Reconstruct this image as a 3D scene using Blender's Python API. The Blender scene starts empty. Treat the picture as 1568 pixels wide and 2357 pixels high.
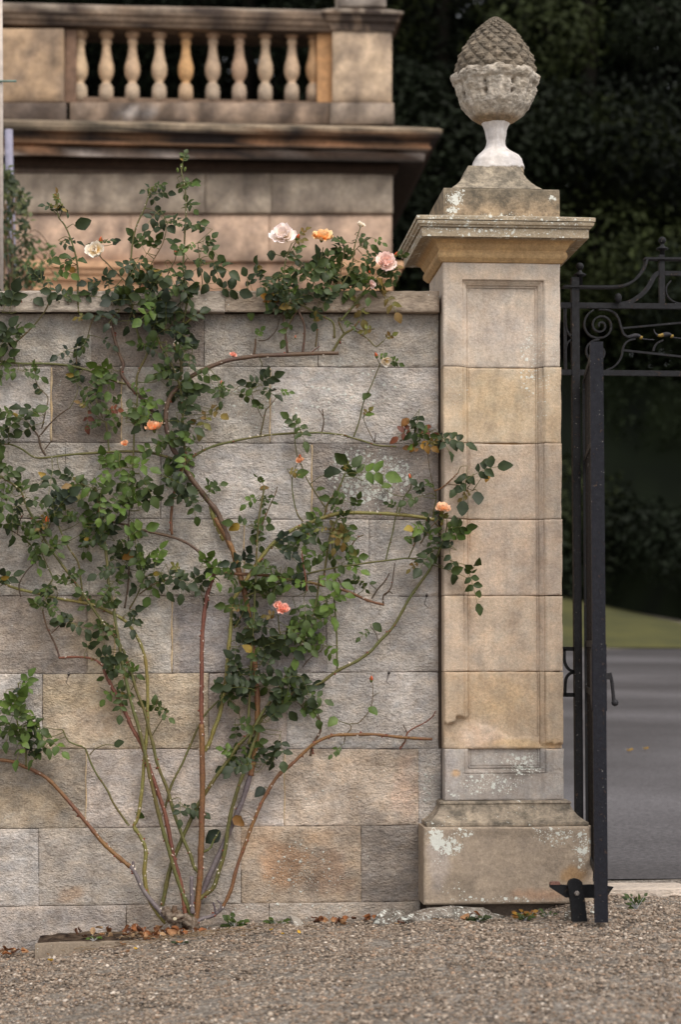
import bpy, bmesh, math, random
import numpy as np
from mathutils import Vector, Matrix, noise
random.seed(7); RNG = np.random.default_rng(7)
S = bpy.context.scene; COL = S.collection
# ------------------------------------------------------------------ camera
F = 4573.0                                  # focal length in pixels of a 1568 x 2357 frame (70 mm on 24 x 36)
VX, VY = 442.0, 1475.0                      # vanishing point of the wall's normal
PHI = math.atan((VY-1178.5)/F)
TH = math.atan((784-VX)/F*math.cos(PHI))
CY, CZ = -7.6, 0.99
cd = bpy.data.cameras.new('camera'); cam = bpy.data.objects.new('camera', cd); COL.objects.link(cam)
cam.location = (0, CY, CZ); cam.rotation_euler = (math.pi/2+PHI, 0, -TH)
cd.sensor_fit = 'HORIZONTAL'; cd.sensor_width = 24; cd.lens = 70; cd.clip_end = 2000
cd.dof.use_dof = True; cd.dof.focus_distance = 7.62; cd.dof.aperture_fstop = 2.8
S.camera = cam
# ------------------------------------------------------------------ sky, sun, exposure
SUN = Vector((0.30, -0.62, 0.95)).normalized()
w = bpy.data.worlds.new('World'); S.world = w; w.use_nodes = True
nt = w.node_tree; bg = nt.nodes['Background']
sky = nt.nodes.new('ShaderNodeTexSky'); sky.sky_type = 'NISHITA'; sky.sun_disc = False
sky.sun_elevation = math.asin(SUN.z); sky.sun_rotation = math.atan2(SUN.x, SUN.y)
hs = nt.nodes.new('ShaderNodeHueSaturation'); hs.inputs['Saturation'].default_value = 0.12
nt.links.new(sky.outputs[0], hs.inputs['Color']); nt.links.new(hs.outputs[0], bg.inputs['Color'])
bg.inputs['Strength'].default_value = 0.13
sl = bpy.data.lights.new('sun', 'SUN'); sl.energy = 1.25; sl.angle = math.radians(32); sl.color = (1, 0.94, 0.86)
so = bpy.data.objects.new('sun', sl); COL.objects.link(so)
so.rotation_euler = SUN.to_track_quat('Z', 'Y').to_euler()
S.view_settings.view_transform = 'Standard'; S.view_settings.look = 'None'
S.view_settings.gamma = 1; S.view_settings.exposure = 0.82
S.render.film_transparent = False
# ------------------------------------------------------------------ helpers
cT, sT, cP, sP = math.cos(TH), math.sin(TH), math.cos(PHI), math.sin(PHI)
FW = Vector((sT*cP, cT*cP, sP)); RT = Vector((cT, -sT, 0)); UP = RT.cross(FW)
def P(x, y, Y=0.0):
    """point of the plane y = Y seen at (x, y) of a 1568 x 2357 frame"""
    d = FW*F + RT*(x-784) + UP*(1178.5-y)
    t = (Y-CY)/d.y
    return Vector((d.x*t, Y, CZ+d.z*t))
def PZ(x, y, z):
    d = FW*F + RT*(x-784) + UP*(1178.5-y); t = (z-CZ)/d.z
    return Vector((d.x*t, CY+d.y*t, z))
def proj(p):
    v = Vector(p)-Vector((0, CY, CZ)); k = F/v.dot(FW)
    return 784+v.dot(RT)*k, 1178.5-v.dot(UP)*k
FR = {'a': lambda x, y: (.4*x, 627.2+.4*y), 'b': lambda x, y: (564.5+.4*x, 627.2+.4*y),
      'c': lambda x, y: (.4*x, 1191.7+.4*y), 'd': lambda x, y: (564.5+.4*x, 1191.7+.4*y),
      'e': lambda x, y: (.5*x, 1756.2+.5*y), 'f': lambda x, y: (.5*x, .5*y), 'g': lambda x, y: (784+.5*x, .5*y),
      'D': lambda x, y: (x, y)}
def fbm(x, y, z, oct=4):
    return noise.fractal(Vector((x, y, z)), 0.6, 2.1, oct)
def smooth(a, b, x):
    t = min(1, max(0, (x-a)/(b-a))); return t*t*(3-2*t)
def lerp(a, b, t): return tuple(a[i]+(b[i]-a[i])*t for i in range(3))
def srgb(r, g, b):
    f = lambda c: (c/255/12.92) if c/255 <= .04045 else ((c/255+.055)/1.055)**2.4
    return (f(r), f(g), f(b))

class MB:
    def __init__(s): s.v = []; s.f = []; s.c = []; s.m = []; s.col = (.5, .5, .5); s.mi = 0; s.sm = []; s.smooth = True
    def vert(s, p, c=None):
        s.v.append(tuple(p)); c = c or s.col; s.c.append((c[0], c[1], c[2], c[3] if len(c) > 3 else 1)); return len(s.v)-1
    def face(s, *ix): s.f.append(ix); s.m.append(s.mi); s.sm.append(s.smooth)
    def box(s, x0, x1, y0, y1, z0, z1, c=None):
        o = s.smooth; s.smooth = False
        i = [s.vert(p, c) for p in ((x0,y0,z0),(x1,y0,z0),(x1,y1,z0),(x0,y1,z0),(x0,y0,z1),(x1,y0,z1),(x1,y1,z1),(x0,y1,z1))]
        for q in ((0,3,2,1),(4,5,6,7),(0,1,5,4),(1,2,6,5),(2,3,7,6),(3,0,4,7)): s.face(*[i[k] for k in q])
        s.smooth = o
    def obox(s, p, q, w, h, up=(0,0,1)):
        """bar from p to q, w wide, h along up"""
        o = s.smooth; s.smooth = False
        p = Vector(p); q = Vector(q); d = (q-p).normalized(); u = Vector(up)
        if abs(d.dot(u)) > .98: u = Vector((1,0,0))
        a = d.cross(u).normalized()*(w/2); b = a.cross(d).normalized()*(h/2)
        i = [s.vert(t+e*a+g*b) for t in (p, q) for e, g in ((-1,-1),(1,-1),(1,1),(-1,1))]
        for k in ((3,2,1,0),(4,5,6,7),(0,1,5,4),(1,2,6,5),(2,3,7,6),(3,0,4,7)): s.face(*[i[j] for j in k])
        s.smooth = o
    def tube(s, pts, rad, n=8, cols=None, cap=True, flat=1.0):
        pts = [Vector(p) for p in pts]; m = len(pts); rings = []
        nr = None
        for i, p in enumerate(pts):
            d = (pts[min(i+1, m-1)]-pts[max(i-1, 0)]).normalized()
            if nr is None:
                nr = d.cross(Vector((0, 1, 0)));
                if nr.length < .1: nr = d.cross(Vector((1, 0, 0)))
            nr = (nr-d*nr.dot(d)).normalized(); b = d.cross(nr)
            r = rad(i/(m-1)) if callable(rad) else rad
            c = cols(i/(m-1)) if cols else None
            rings.append([s.vert(p+(nr*math.cos(2*math.pi*k/n)+b*math.sin(2*math.pi*k/n)*flat)*r, c) for k in range(n)])
        for i in range(m-1):
            for k in range(n): s.face(rings[i][k], rings[i+1][k], rings[i+1][(k+1)%n], rings[i][(k+1)%n])
        if cap: s.face(*rings[0]); s.face(*rings[-1][::-1])
    def lathe(s, prof, cx, cy, n=24, cols=None):
        rings = []
        for j, (r, z) in enumerate(prof):
            c = cols[j] if cols else None
            rings.append([s.vert((cx+r*math.cos(2*math.pi*k/n), cy+r*math.sin(2*math.pi*k/n), z), c) for k in range(n)])
        for j in range(len(prof)-1):
            for k in range(n): s.face(rings[j][k], rings[j][(k+1)%n], rings[j+1][(k+1)%n], rings[j+1][k])
        s.face(*rings[0][::-1]); s.face(*rings[-1])
    def rings(s, prof, cx, cy, hx, hy, sub=1, colf=None, cap=True, jig=0):
        """square plan moulding: prof = [(overhang, z)]; hx, hy = half sizes"""
        o = s.smooth; s.smooth = False; R = []
        for (of, z) in prof:
            a, b = hx+of, hy+of; pts = []
            cs = [(-a,-b),(a,-b),(a,b),(-a,b)]
            for k in range(4):
                p, q = cs[k], cs[(k+1)%4]
                for t in range(sub):
                    x = cx+p[0]+(q[0]-p[0])*t/sub; y = cy+p[1]+(q[1]-p[1])*t/sub
                    j = jig*fbm(x*7, y*7, z*7, 3) if jig else 0
                    pts.append((x+j*.5, y+j, z+j*.4))
            R.append([s.vert(p, colf(p) if colf else None) for p in pts])
        n = 4*sub
        for j in range(len(R)-1):
            for k in range(n): s.face(R[j][k], R[j][(k+1)%n], R[j+1][(k+1)%n], R[j+1][k])
        if cap: s.face(*R[0][::-1]); s.face(*R[-1])
        s.smooth = o
    def build(s, name, mats, parent=None, auto=None):
        me = bpy.data.meshes.new(name); me.from_pydata(s.v, [], s.f); 
        at = me.color_attributes.new('Col', 'FLOAT_COLOR', 'POINT')
        at.data.foreach_set('color', np.array(s.c, dtype=np.float32).ravel())
        me.polygons.foreach_set('use_smooth', s.sm)
        mats = mats if isinstance(mats, (list, tuple)) else [mats]
        for m in mats: me.materials.append(m)
        me.polygons.foreach_set('material_index', s.m); me.update()
        return link(name, me, parent)
def link(name, me, parent=None):
    o = bpy.data.objects.new(name, me); COL.objects.link(o)
    if parent: o.parent = parent; o.matrix_parent_inverse = Matrix.Translation(-parent.location)
    return o
def tag(o, label=None, cat=None, group=None, kind=None):
    if label: o['label'] = label
    if cat: o['category'] = cat
    if group: o['group'] = group
    if kind: o['kind'] = kind
    return o
def empty(name, loc, label, cat, group=None):
    o = bpy.data.objects.new(name, None); COL.objects.link(o); o.location = loc; o.empty_display_size = .1
    return tag(o, label, cat, group)

# ------------------------------------------------------------------ materials
def newmat(name):
    m = bpy.data.materials.new(name); m.use_nodes = True; t = m.node_tree
    return m, t, t.nodes['Principled BSDF']
def N(t, typ, **kw):
    n = t.nodes.new(typ)
    for k, v in kw.items():
        if k in n.inputs: n.inputs[k].default_value = v
        else: setattr(n, k, v)
    return n
def ramp(t, src, stops):
    r = t.nodes.new('ShaderNodeValToRGB'); e = r.color_ramp.elements
    while len(e) < len(stops): e.new(.5)
    for q, (p, c) in zip(e, stops): q.position = p; q.color = (*c, 1) if len(c) == 3 else c
    t.links.new(src, r.inputs['Fac']); return r
def mix(t, a, b, fac, mode='MIX'):
    m = t.nodes.new('ShaderNodeMix'); m.data_type = 'RGBA'; m.blend_type = mode
    for s_, i in ((a, 6), (b, 7)):
        if isinstance(s_, tuple): m.inputs[i].default_value = (*s_, 1)
        else: t.links.new(s_, m.inputs[i])
    if isinstance(fac, (int, float)): m.inputs[0].default_value = fac
    else: t.links.new(fac, m.inputs[0])
    return m.outputs[2]
def mathn(t, op, a, b=None):
    m = t.nodes.new('ShaderNodeMath'); m.operation = op
    for i, v in enumerate((a, b)):
        if v is None: continue
        if isinstance(v, (int, float)): m.inputs[i].default_value = v
        else: t.links.new(v, m.inputs[i])
    return m.outputs[0]
def coords(t, scale=(1, 1, 1)):
    g = t.nodes.new('ShaderNodeNewGeometry'); mp = t.nodes.new('ShaderNodeMapping'); mp.inputs['Scale'].default_value = scale
    t.links.new(g.outputs['Position'], mp.inputs['Vector']); return mp.outputs[0]
def stone(name, bump=.5, rough_scale=120, dist=.004, stretch=(1, 1, 1), grain=.16, lichen=(.70, .70, .63), spots=True, soot=0.0):
    """dressed sandstone: tint from the mesh, grain, speckle, pitted bump; alpha of Col = how much lichen grows here"""
    m, t, b = newmat(name); L = t.links.new
    at = N(t, 'ShaderNodeAttribute', attribute_name='Col'); v = coords(t, stretch)
    n1 = N(t, 'ShaderNodeTexNoise', Scale=rough_scale, Detail=6.0, Roughness=.65); L(v, n1.inputs['Vector'])
    n2 = N(t, 'ShaderNodeTexNoise', Scale=11.0, Detail=5.0, Roughness=.6); L(v, n2.inputs['Vector'])
    n3 = N(t, 'ShaderNodeTexNoise', Scale=rough_scale*.42, Detail=4.0, Roughness=.65); L(v, n3.inputs['Vector'])
    g1 = ramp(t, n1.outputs[0], [(.25, (1-grain*1.6,)*3), (.72, (1+grain*1.5,)*3)])
    g2 = ramp(t, n2.outputs[0], [(.3, (.80, .80, .82)), (.7, (1.17, 1.15, 1.12))])
    g3 = ramp(t, n3.outputs[0], [(.3, (.84, .83, .82)), (.7, (1.14, 1.14, 1.15))])
    c = mix(t, at.outputs['Color'], g1.outputs[0], 1, 'MULTIPLY'); c = mix(t, c, g2.outputs[0], 1, 'MULTIPLY')
    c = mix(t, c, g3.outputs[0], 1, 'MULTIPLY')
    if soot:
        ns = N(t, 'ShaderNodeTexNoise', Scale=16.0, Detail=8.0, Roughness=.7); L(v, ns.inputs['Vector'])
        rs = ramp(t, ns.outputs[0], [(.44, (0, 0, 0)), (.62, (soot,)*3)]); c = mix(t, c, (.07, .062, .05), rs.outputs[0])
    h = mathn(t, 'ADD', n1.outputs[0], mathn(t, 'MULTIPLY', n3.outputs[0], 2.0))
    nm = N(t, 'ShaderNodeTexNoise', Scale=5.0, Detail=3.0); L(coords(t), nm.inputs['Vector'])
    h = mathn(t, 'MULTIPLY', h, ramp(t, nm.outputs[0], [(.35, (.35,)*3), (.65, (1.15,)*3)]).outputs[0])
    if spots:
        mask = mathn(t, 'SUBTRACT', 1.0, at.outputs['Alpha'])
        gp0 = coords(t); sx = N(t, 'ShaderNodeSeparateXYZ'); L(gp0, sx.inputs[0]); cx = N(t, 'ShaderNodeCombineXYZ')
        L(mathn(t, 'ADD', sx.outputs[0], mathn(t, 'MULTIPLY', sx.outputs[1], .8)), cx.inputs[0]); L(sx.outputs[2], cx.inputs[1]); gp = cx.outputs[0]
        tot = None
        for sc, mx in ((46.0, .46), (95.0, .42), (190.0, .36)):
            vo = N(t, 'ShaderNodeTexVoronoi', Scale=sc, Randomness=1.0, voronoi_dimensions='2D'); 
            nw = N(t, 'ShaderNodeTexNoise', Scale=90.0, Detail=2.0); L(gp, nw.inputs['Vector'])
            wv = mix(t, gp, nw.outputs['Color'], .006, 'LINEAR_LIGHT'); L(wv, vo.inputs['Vector'])
            sep = N(t, 'ShaderNodeSeparateColor'); L(vo.outputs['Color'], sep.inputs[0])
            # radius of a cell's spot grows with the mask
            rad = mathn(t, 'MULTIPLY', mathn(t, 'SUBTRACT', mask, mathn(t, 'MULTIPLY', sep.outputs[0], .92)), mx*1.6)
            rad = mathn(t, 'MINIMUM', rad, mathn(t, 'MAXIMUM', mathn(t, 'SUBTRACT', mathn(t, 'MULTIPLY', mask, .6), .1), mx))
            e = mathn(t, 'SUBTRACT', rad, vo.outputs['Distance'])
            e = mathn(t, 'MULTIPLY', e, 16.0); 
            cl = t.nodes.new('ShaderNodeClamp'); L(e, cl.inputs[0]); e = cl.outputs[0]
            tot = e if tot is None else mathn(t, 'MAXIMUM', tot, e)
        c = mix(t, c, lichen, mathn(t, 'MULTIPLY', tot, .9))
        h = mathn(t, 'ADD', h, mathn(t, 'MULTIPLY', tot, .25))
    L(c, b.inputs['Base Color']); b.inputs['Roughness'].default_value = .92
    b.inputs['Specular IOR Level'].default_value = .25
    bp = N(t, 'ShaderNodeBump', Strength=bump, Distance=dist); L(h, bp.inputs['Height']); L(bp.outputs[0], b.inputs['Normal'])
    return m
def vcol(name, rough=.6, spec=.4, var=.15, scale=40, bump=0, metal=0, trans=0):
    m, t, b = newmat(name); L = t.links.new
    at = N(t, 'ShaderNodeAttribute', attribute_name='Col'); v = coords(t)
    n = N(t, 'ShaderNodeTexNoise', Scale=float(scale), Detail=4.0); L(v, n.inputs['Vector'])
    r = ramp(t, n.outputs[0], [(.3, (1-var,)*3), (.7, (1+var,)*3)])
    c = mix(t, at.outputs['Color'], r.outputs[0], 1, 'MULTIPLY'); L(c, b.inputs['Base Color'])
    b.inputs['Roughness'].default_value = rough; b.inputs['Specular IOR Level'].default_value = spec; b.inputs['Metallic'].default_value = metal
    if bump:
        bp = N(t, 'ShaderNodeBump', Strength=bump, Distance=.002); L(n.outputs[0], bp.inputs['Height']); L(bp.outputs[0], b.inputs['Normal'])
    if trans:
        tr = N(t, 'ShaderNodeBsdfTranslucent'); L(c, tr.inputs['Color']); ms = N(t, 'ShaderNodeMixShader'); ms.inputs[0].default_value = trans
        L(b.outputs[0], ms.inputs[1]); L(tr.outputs[0], ms.inputs[2]); L(ms.outputs[0], t.nodes['Material Output'].inputs[0])
    return m
M_wall = stone('rough_wall_stone', bump=.9, rough_scale=140, dist=.012, stretch=(.9, 1, 1.25), grain=.22)
M_cope = stone('coping_stone', bump=.9, rough_scale=95, dist=.008, stretch=(.5, 1, 1.3), grain=.22)
M_pier = stone('dressed_pier_stone', bump=.45, rough_scale=220, dist=.004, grain=.13)
M_base = stone('weathered_base_stone', bump=.45, rough_scale=150, dist=.004, grain=.15)
M_torus = stone('sooty_base_moulding_stone', bump=.6, rough_scale=110, dist=.005, grain=.2, soot=.75)
M_fin = stone('carved_finial_stone', bump=.9, rough_scale=110, dist=.006, grain=.22, soot=.5, spots=False)
M_cem = stone('white_cement', bump=.35, rough_scale=60, dist=.003, grain=.06, spots=False)
M_house = stone('house_stone', bump=.3, rough_scale=30, dist=.006, grain=.12, spots=False)
M_iron = vcol('painted_iron', rough=.42, spec=.5, var=.35, scale=60, bump=.25)
def iron_mat():
    m, t, b = newmat('chipped_black_paint'); L = t.links.new; at = N(t, 'ShaderNodeAttribute', attribute_name='Col'); v = coords(t)
    n = N(t, 'ShaderNodeTexNoise', Scale=55.0, Detail=6.0, Roughness=.7); L(v, n.inputs['Vector']); n2 = N(t, 'ShaderNodeTexNoise', Scale=240.0, Detail=3.0); L(v, n2.inputs['Vector'])
    c = mix(t, at.outputs['Color'], ramp(t, n2.outputs[0], [(.3, (.6,)*3), (.7, (1.5,)*3)]).outputs[0], 1, 'MULTIPLY')
    c = mix(t, c, (.11, .07, .045), ramp(t, n.outputs[0], [(.61, (0, 0, 0)), (.70, (.75,)*3)]).outputs[0])
    n3 = N(t, 'ShaderNodeTexNoise', Scale=130.0, Detail=2.0); L(v, n3.inputs['Vector']); c = mix(t, c, (.28, .26, .24), ramp(t, n3.outputs[0], [(.72, (0, 0, 0)), (.76, (.8,)*3)]).outputs[0])
    L(c, b.inputs['Base Color']); L(ramp(t, n.outputs[0], [(.3, (.5,)*3), (.65, (.85,)*3)]).outputs[0], b.inputs['Roughness']); b.inputs['Specular IOR Level'].default_value = .3
    bp = N(t, 'ShaderNodeBump', Strength=.4, Distance=.002); L(n.outputs[0], bp.inputs['Height']); L(bp.outputs[0], b.inputs['Normal']); return m
M_iron = iron_mat()
M_cane = vcol('rose_cane', rough=.5, spec=.4, var=.3, scale=160, bump=.35)
M_leaf = vcol('rose_leaf', rough=.5, spec=.3, var=.2, scale=55, trans=.12)
M_petal = vcol('petal', rough=.6, spec=.2, var=.05, scale=60, trans=.1)
M_dry = vcol('dry_leaf_surface', rough=.75, spec=.2, var=.3, scale=70, trans=.15)
M_tree = vcol('tree_leaves', rough=.7, spec=.15, var=.35, scale=.5, trans=.1)
M_bark = vcol('bark', rough=.9, spec=.1, var=.35, scale=90, bump=.6)
M_peb = vcol('pebble', rough=.75, spec=.3, var=.18, scale=200)
M_plain = vcol('plain_weathered', rough=.7, spec=.3, var=.15, scale=30)

# ------------------------------------------------------------------ setting
def gz(X, Y): return gz0(X, Y)-.05*math.exp(-((Y+.0)/.6)**2)*smooth(1.5, 1.15, X)*smooth(.2, .7, X)
def gz0(X, Y):
    """height of the ground"""
    a = -.112*max(0, .93-X); a = max(a, -.32)
    if Y > .4: a = a*max(0, 1-(Y-.4)/3) + .0385*(Y-.4) if Y < 22.4 else .847
    if Y >= 22.4:
        a = .847 + min(9.2, Y-22.4)*.0905 - .22*max(-3, min(3, X-8.2))*min(1, (Y-22.4)/9.2)
    return a
def sheet(name, xs, ys, mat, dz=0, cond=None, colf=None, jig=0):
    b = MB(); idx = {}
    for i, x in enumerate(xs):
        for j, y in enumerate(ys):
            idx[i, j] = b.vert((x, y, gz(x, y)+dz+(jig*fbm(x*3, y*3, 5) if jig and y < 3 else 0)), colf(x, y) if colf else None)
    for i in range(len(xs)-1):
        for j in range(len(ys)-1):
            if cond and not cond((xs[i]+xs[i+1])/2, (ys[j]+ys[j+1])/2): continue
            b.face(idx[i, j], idx[i+1, j], idx[i+1, j+1], idx[i, j+1])
    o = b.build(name, mat); tag(o, kind='structure'); return o
def gravel_mat():
    m, t, b = newmat('gravel_ground'); L = t.links.new; v = coords(t)
    vo = N(t, 'ShaderNodeTexVoronoi', Scale=95.0); L(v, vo.inputs['Vector'])
    sp = N(t, 'ShaderNodeSeparateColor'); L(vo.outputs['Color'], sp.inputs[0])
    r = ramp(t, sp.outputs[0], [(0, (.09, .072, .06)), (.5, (.18, .15, .12)), (1, (.33, .29, .25))])
    n = N(t, 'ShaderNodeTexNoise', Scale=3.0, Detail=4.0); L(v, n.inputs['Vector'])
    r2 = ramp(t, n.outputs[0], [(.3, (.8, .78, .76)), (.7, (1.1, 1.1, 1.1))])
    L(mix(t, r.outputs[0], r2.outputs[0], 1, 'MULTIPLY'), b.inputs['Base Color']); b.inputs['Roughness'].default_value = .9
    bp = N(t, 'ShaderNodeBump', Strength=1.0, Distance=.006, invert=True); L(vo.outputs['Distance'], bp.inputs['Height']); L(bp.outputs[0], b.inputs['Normal'])
    return m
def road_mat():
    m, t, b = newmat('asphalt'); L = t.links.new; v = coords(t)
    n = N(t, 'ShaderNodeTexNoise', Scale=45.0, Detail=5.0, Roughness=.7); L(v, n.inputs['Vector'])
    vs = coords(t, (.5, .8, 1)); n2 = N(t, 'ShaderNodeTexNoise', Scale=.45, Detail=5.0, Roughness=.55); L(vs, n2.inputs['Vector'])
    r = ramp(t, n.outputs[0], [(.35, (.065, .06, .061)), (.68, (.175, .162, .163))])
    r2 = ramp(t, n2.outputs[0], [(.4, (.58, .56, .56)), (.62, (1.22, 1.22, 1.25))])
    L(mix(t, r.outputs[0], r2.outputs[0], 1, 'MULTIPLY'), b.inputs['Base Color']); b.inputs['Roughness'].default_value = .62
    bp = N(t, 'ShaderNodeBump', Strength=.6, Distance=.006); L(n.outputs[0], bp.inputs['Height']); L(bp.outputs[0], b.inputs['Normal'])
    return m
def lawn_mat():
    m, t, b = newmat('lawn_grass'); L = t.links.new; v = coords(t)
    n = N(t, 'ShaderNodeTexNoise', Scale=.7, Detail=7.0, Roughness=.7); L(v, n.inputs['Vector'])
    r = ramp(t, n.outputs[0], [(.3, (.036, .038, .009)), (.7, (.10, .092, .02))])
    L(r.outputs[0], b.inputs['Base Color']); b.inputs['Roughness'].default_value = .9
    return m
def strip_mat():
    m, t, b = newmat('coarse_tarmac'); L = t.links.new; v = coords(t)
    vo = N(t, 'ShaderNodeTexVoronoi', Scale=130.0); L(v, vo.inputs['Vector']); sp = N(t, 'ShaderNodeSeparateColor'); L(vo.outputs['Color'], sp.inputs[0])
    r = ramp(t, sp.outputs[0], [(0, (.03, .027, .026)), (.6, (.085, .078, .076)), (1, (.2, .185, .18))]); L(r.outputs[0], b.inputs['Base Color']); b.inputs['Roughness'].default_value = .7
    bp = N(t, 'ShaderNodeBump', Strength=1.0, Distance=.006, invert=True); L(vo.outputs['Distance'], bp.inputs['Height']); L(bp.outputs[0], b.inputs['Normal']); return m
M_strip = strip_mat()
xs = [-600, -200, -80, -40, -20, -10, -6, -4] + list(np.arange(-3, 4.01, .1)) + [5, 6, 8, 12, 16, 20, 30, 45, 80, 200, 600]
ys = [-300, -60, -20, -12] + list(np.arange(-9, 2.01, .1)) + list(np.arange(3, 42, 1.0)) + [50, 70, 100, 200, 400, 1200]
sheet('ground', xs, ys, gravel_mat(), jig=.012)
rx = list(np.arange(1.2, 4, .2)) + list(np.arange(4, 41, 1.0)); ry = [.52, .8, 1.2, 2] + list(np.arange(3, 23.5, .5))
sheet('asphalt_drive', rx, ry, road_mat(), dz=.012)
#sheet('coarse_tarmac_strip', list(np.arange(1.2, 5, .05)), list(np.arange(.56, 5, .06)), M_strip, dz=.017, cond=lambda x, y: y < 1.7+.5*fbm(x*1.5, 3, 1, 3))
lx = list(np.arange(-40, 41, 1.0)); ly = list(np.arange(21.5, 44, .5))
sheet('lawn', lx, ly, lawn_mat(), dz=.03, cond=lambda x, y: y > 22.3+.12*abs(x-9)*(1 if x < 9 else -.3))

# loose gravel: low stones scattered over the near ground
def pebbles():
    ico = bmesh.new(); bmesh.ops.create_icosphere(ico, subdivisions=1, radius=1)
    V = np.array([v.co[:] for v in ico.verts]); Fc = np.array([[v.index for v in f.verts] for f in ico.faces]); ico.free()
    n = 125000
    Y = -2.6+2.75*RNG.random(n)**.8; X = -1.7+4.9*RNG.random(n)
    keep = ~((Y > .02) & (X < 1.55)); X, Y = X[keep], Y[keep]; n = len(X)
    r = .0039*np.exp(RNG.normal(0, .33, n)); r = np.clip(r, .0018, .010)
    Z = np.array([gz(x, y)+.012*fbm(x*3, y*3, 5) for x, y in zip(X, Y)])+r*.25
    sc = np.stack([r*RNG.uniform(.8, 1.5, n), r*RNG.uniform(.7, 1.3, n), r*RNG.uniform(.45, .8, n)], 1)
    a = RNG.uniform(0, 6.28, n); ca, sa = np.cos(a), np.sin(a)
    W = V[None]*(1+RNG.normal(0, .12, (n, len(V), 1)))*sc[:, None]
    x = W[..., 0]*ca[:, None]-W[..., 1]*sa[:, None]; y = W[..., 0]*sa[:, None]+W[..., 1]*ca[:, None]
    tx = RNG.normal(0, .25, n)[:, None]; z = W[..., 2]+y*tx
    co = np.stack([x+X[:, None], y+Y[:, None], z+Z[:, None]], -1).reshape(-1, 3)
    fc = (Fc[None]+(np.arange(n)*len(V))[:, None, None]).reshape(-1)
    pal = np.array([1.16, 1.07, .98])*np.array([(.20,.165,.135), (.27,.23,.195), (.15,.12,.095), (.36,.315,.27), (.24,.175,.13), (.09,.075,.065), (.5,.46,.42), (.21,.19,.18)])
    ci = RNG.choice(8, n, p=[.27,.2,.2,.10,.10,.09,.02,.02]); c = pal[ci]*RNG.uniform(.8, 1.2, (n, 1))
    c = np.concatenate([np.repeat(c, len(V), 0), np.ones((n*len(V), 1))], 1).astype(np.float32)
    me = bpy.data.meshes.new('gravel'); me.vertices.add(len(co)); me.vertices.foreach_set('co', co.astype(np.float32).ravel())
    nf = len(fc)//3; me.loops.add(len(fc)); me.loops.foreach_set('vertex_index', fc.astype(np.int32))
    me.polygons.add(nf); me.polygons.foreach_set('loop_start', np.arange(0, nf*3, 3, dtype=np.int32))
    at = me.color_attributes.new('Col', 'FLOAT_COLOR', 'POINT'); at.data.foreach_set('color', c.ravel())
    me.materials.append(M_peb); me.update(); me.validate()
    o = link('gravel', me); tag(o, 'loose grey brown gravel spread before the wall and gate', kind='stuff')
pebbles()

# ------------------------------------------------------------------ garden wall
WY = .10                                     # front of the wall
def soft(c, k=.35, g=1.15): m = c[0]*.34+c[1]*.38+c[2]*.28; return tuple((q+(m*f-q)*k)*g for q, f in zip(c, (1.05, .99, .95)))
JT = [(722, 722.5), (843, 846), (1018, 1022), (1193, 1196), (1371, 1372.5), (1551, 1546), (1724, 1723), (1907, 1898), (2086, 2074), (2260, 2250)]
def jy(k, x): a, b = JT[k]; return a+(b-a)*x/1015
GREY = srgb(168, 157, 142); LIL = srgb(170, 160, 150); BRN = srgb(148, 132, 116); TAN = srgb(188, 160, 128); OCH = srgb(168, 138, 88)
SPL = [(-75, 210, 470, 732, 1010), (-75, 118, 280, 622, 1010), (-75, 150, 370, 718, 1010), (-75, 205, 562, 850, 1010), (-75, 200, 264, 396, 752, 1010),
       (-75, 98, 480, 660, 1010), (-75, 198, 655, 964, 1016), (-75, 89, 555, 832, 968), (-75, 290, 620, 968)]
TNT = [[GREY, BRN, GREY, GREY], [LIL, BRN, GREY, LIL], [GREY, GREY, LIL, srgb(150, 137, 126)], [GREY, GREY, LIL, LIL], [srgb(160,143,126), srgb(164,146,120), GREY, srgb(152,142,136), LIL],
       [LIL, srgb(176, 154, 122), srgb(170,152,138), LIL], [srgb(158,142,120), srgb(172,156,142), srgb(180,158,134), LIL], [LIL, srgb(168,154,138), srgb(168,144,116), srgb(150,136,122)], [srgb(164,150,138), srgb(166,148,130), srgb(164,148,130)]]
TNT = [[soft(c, .38, 1.36*g_) for c, g_ in zip(r, gg)] for r, gg in zip(TNT, ((.9,.82,.9,1), (1,.8,.95,1.06), (.95,.95,1.05,.9), (.92,1,1.05,1), (.88,.9,1.03,.9,1), (1,.98,.95,1.04), (.86,1.04,1,1.02), (1,.95,.95,.84), (.98,.9,.95)))]
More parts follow.
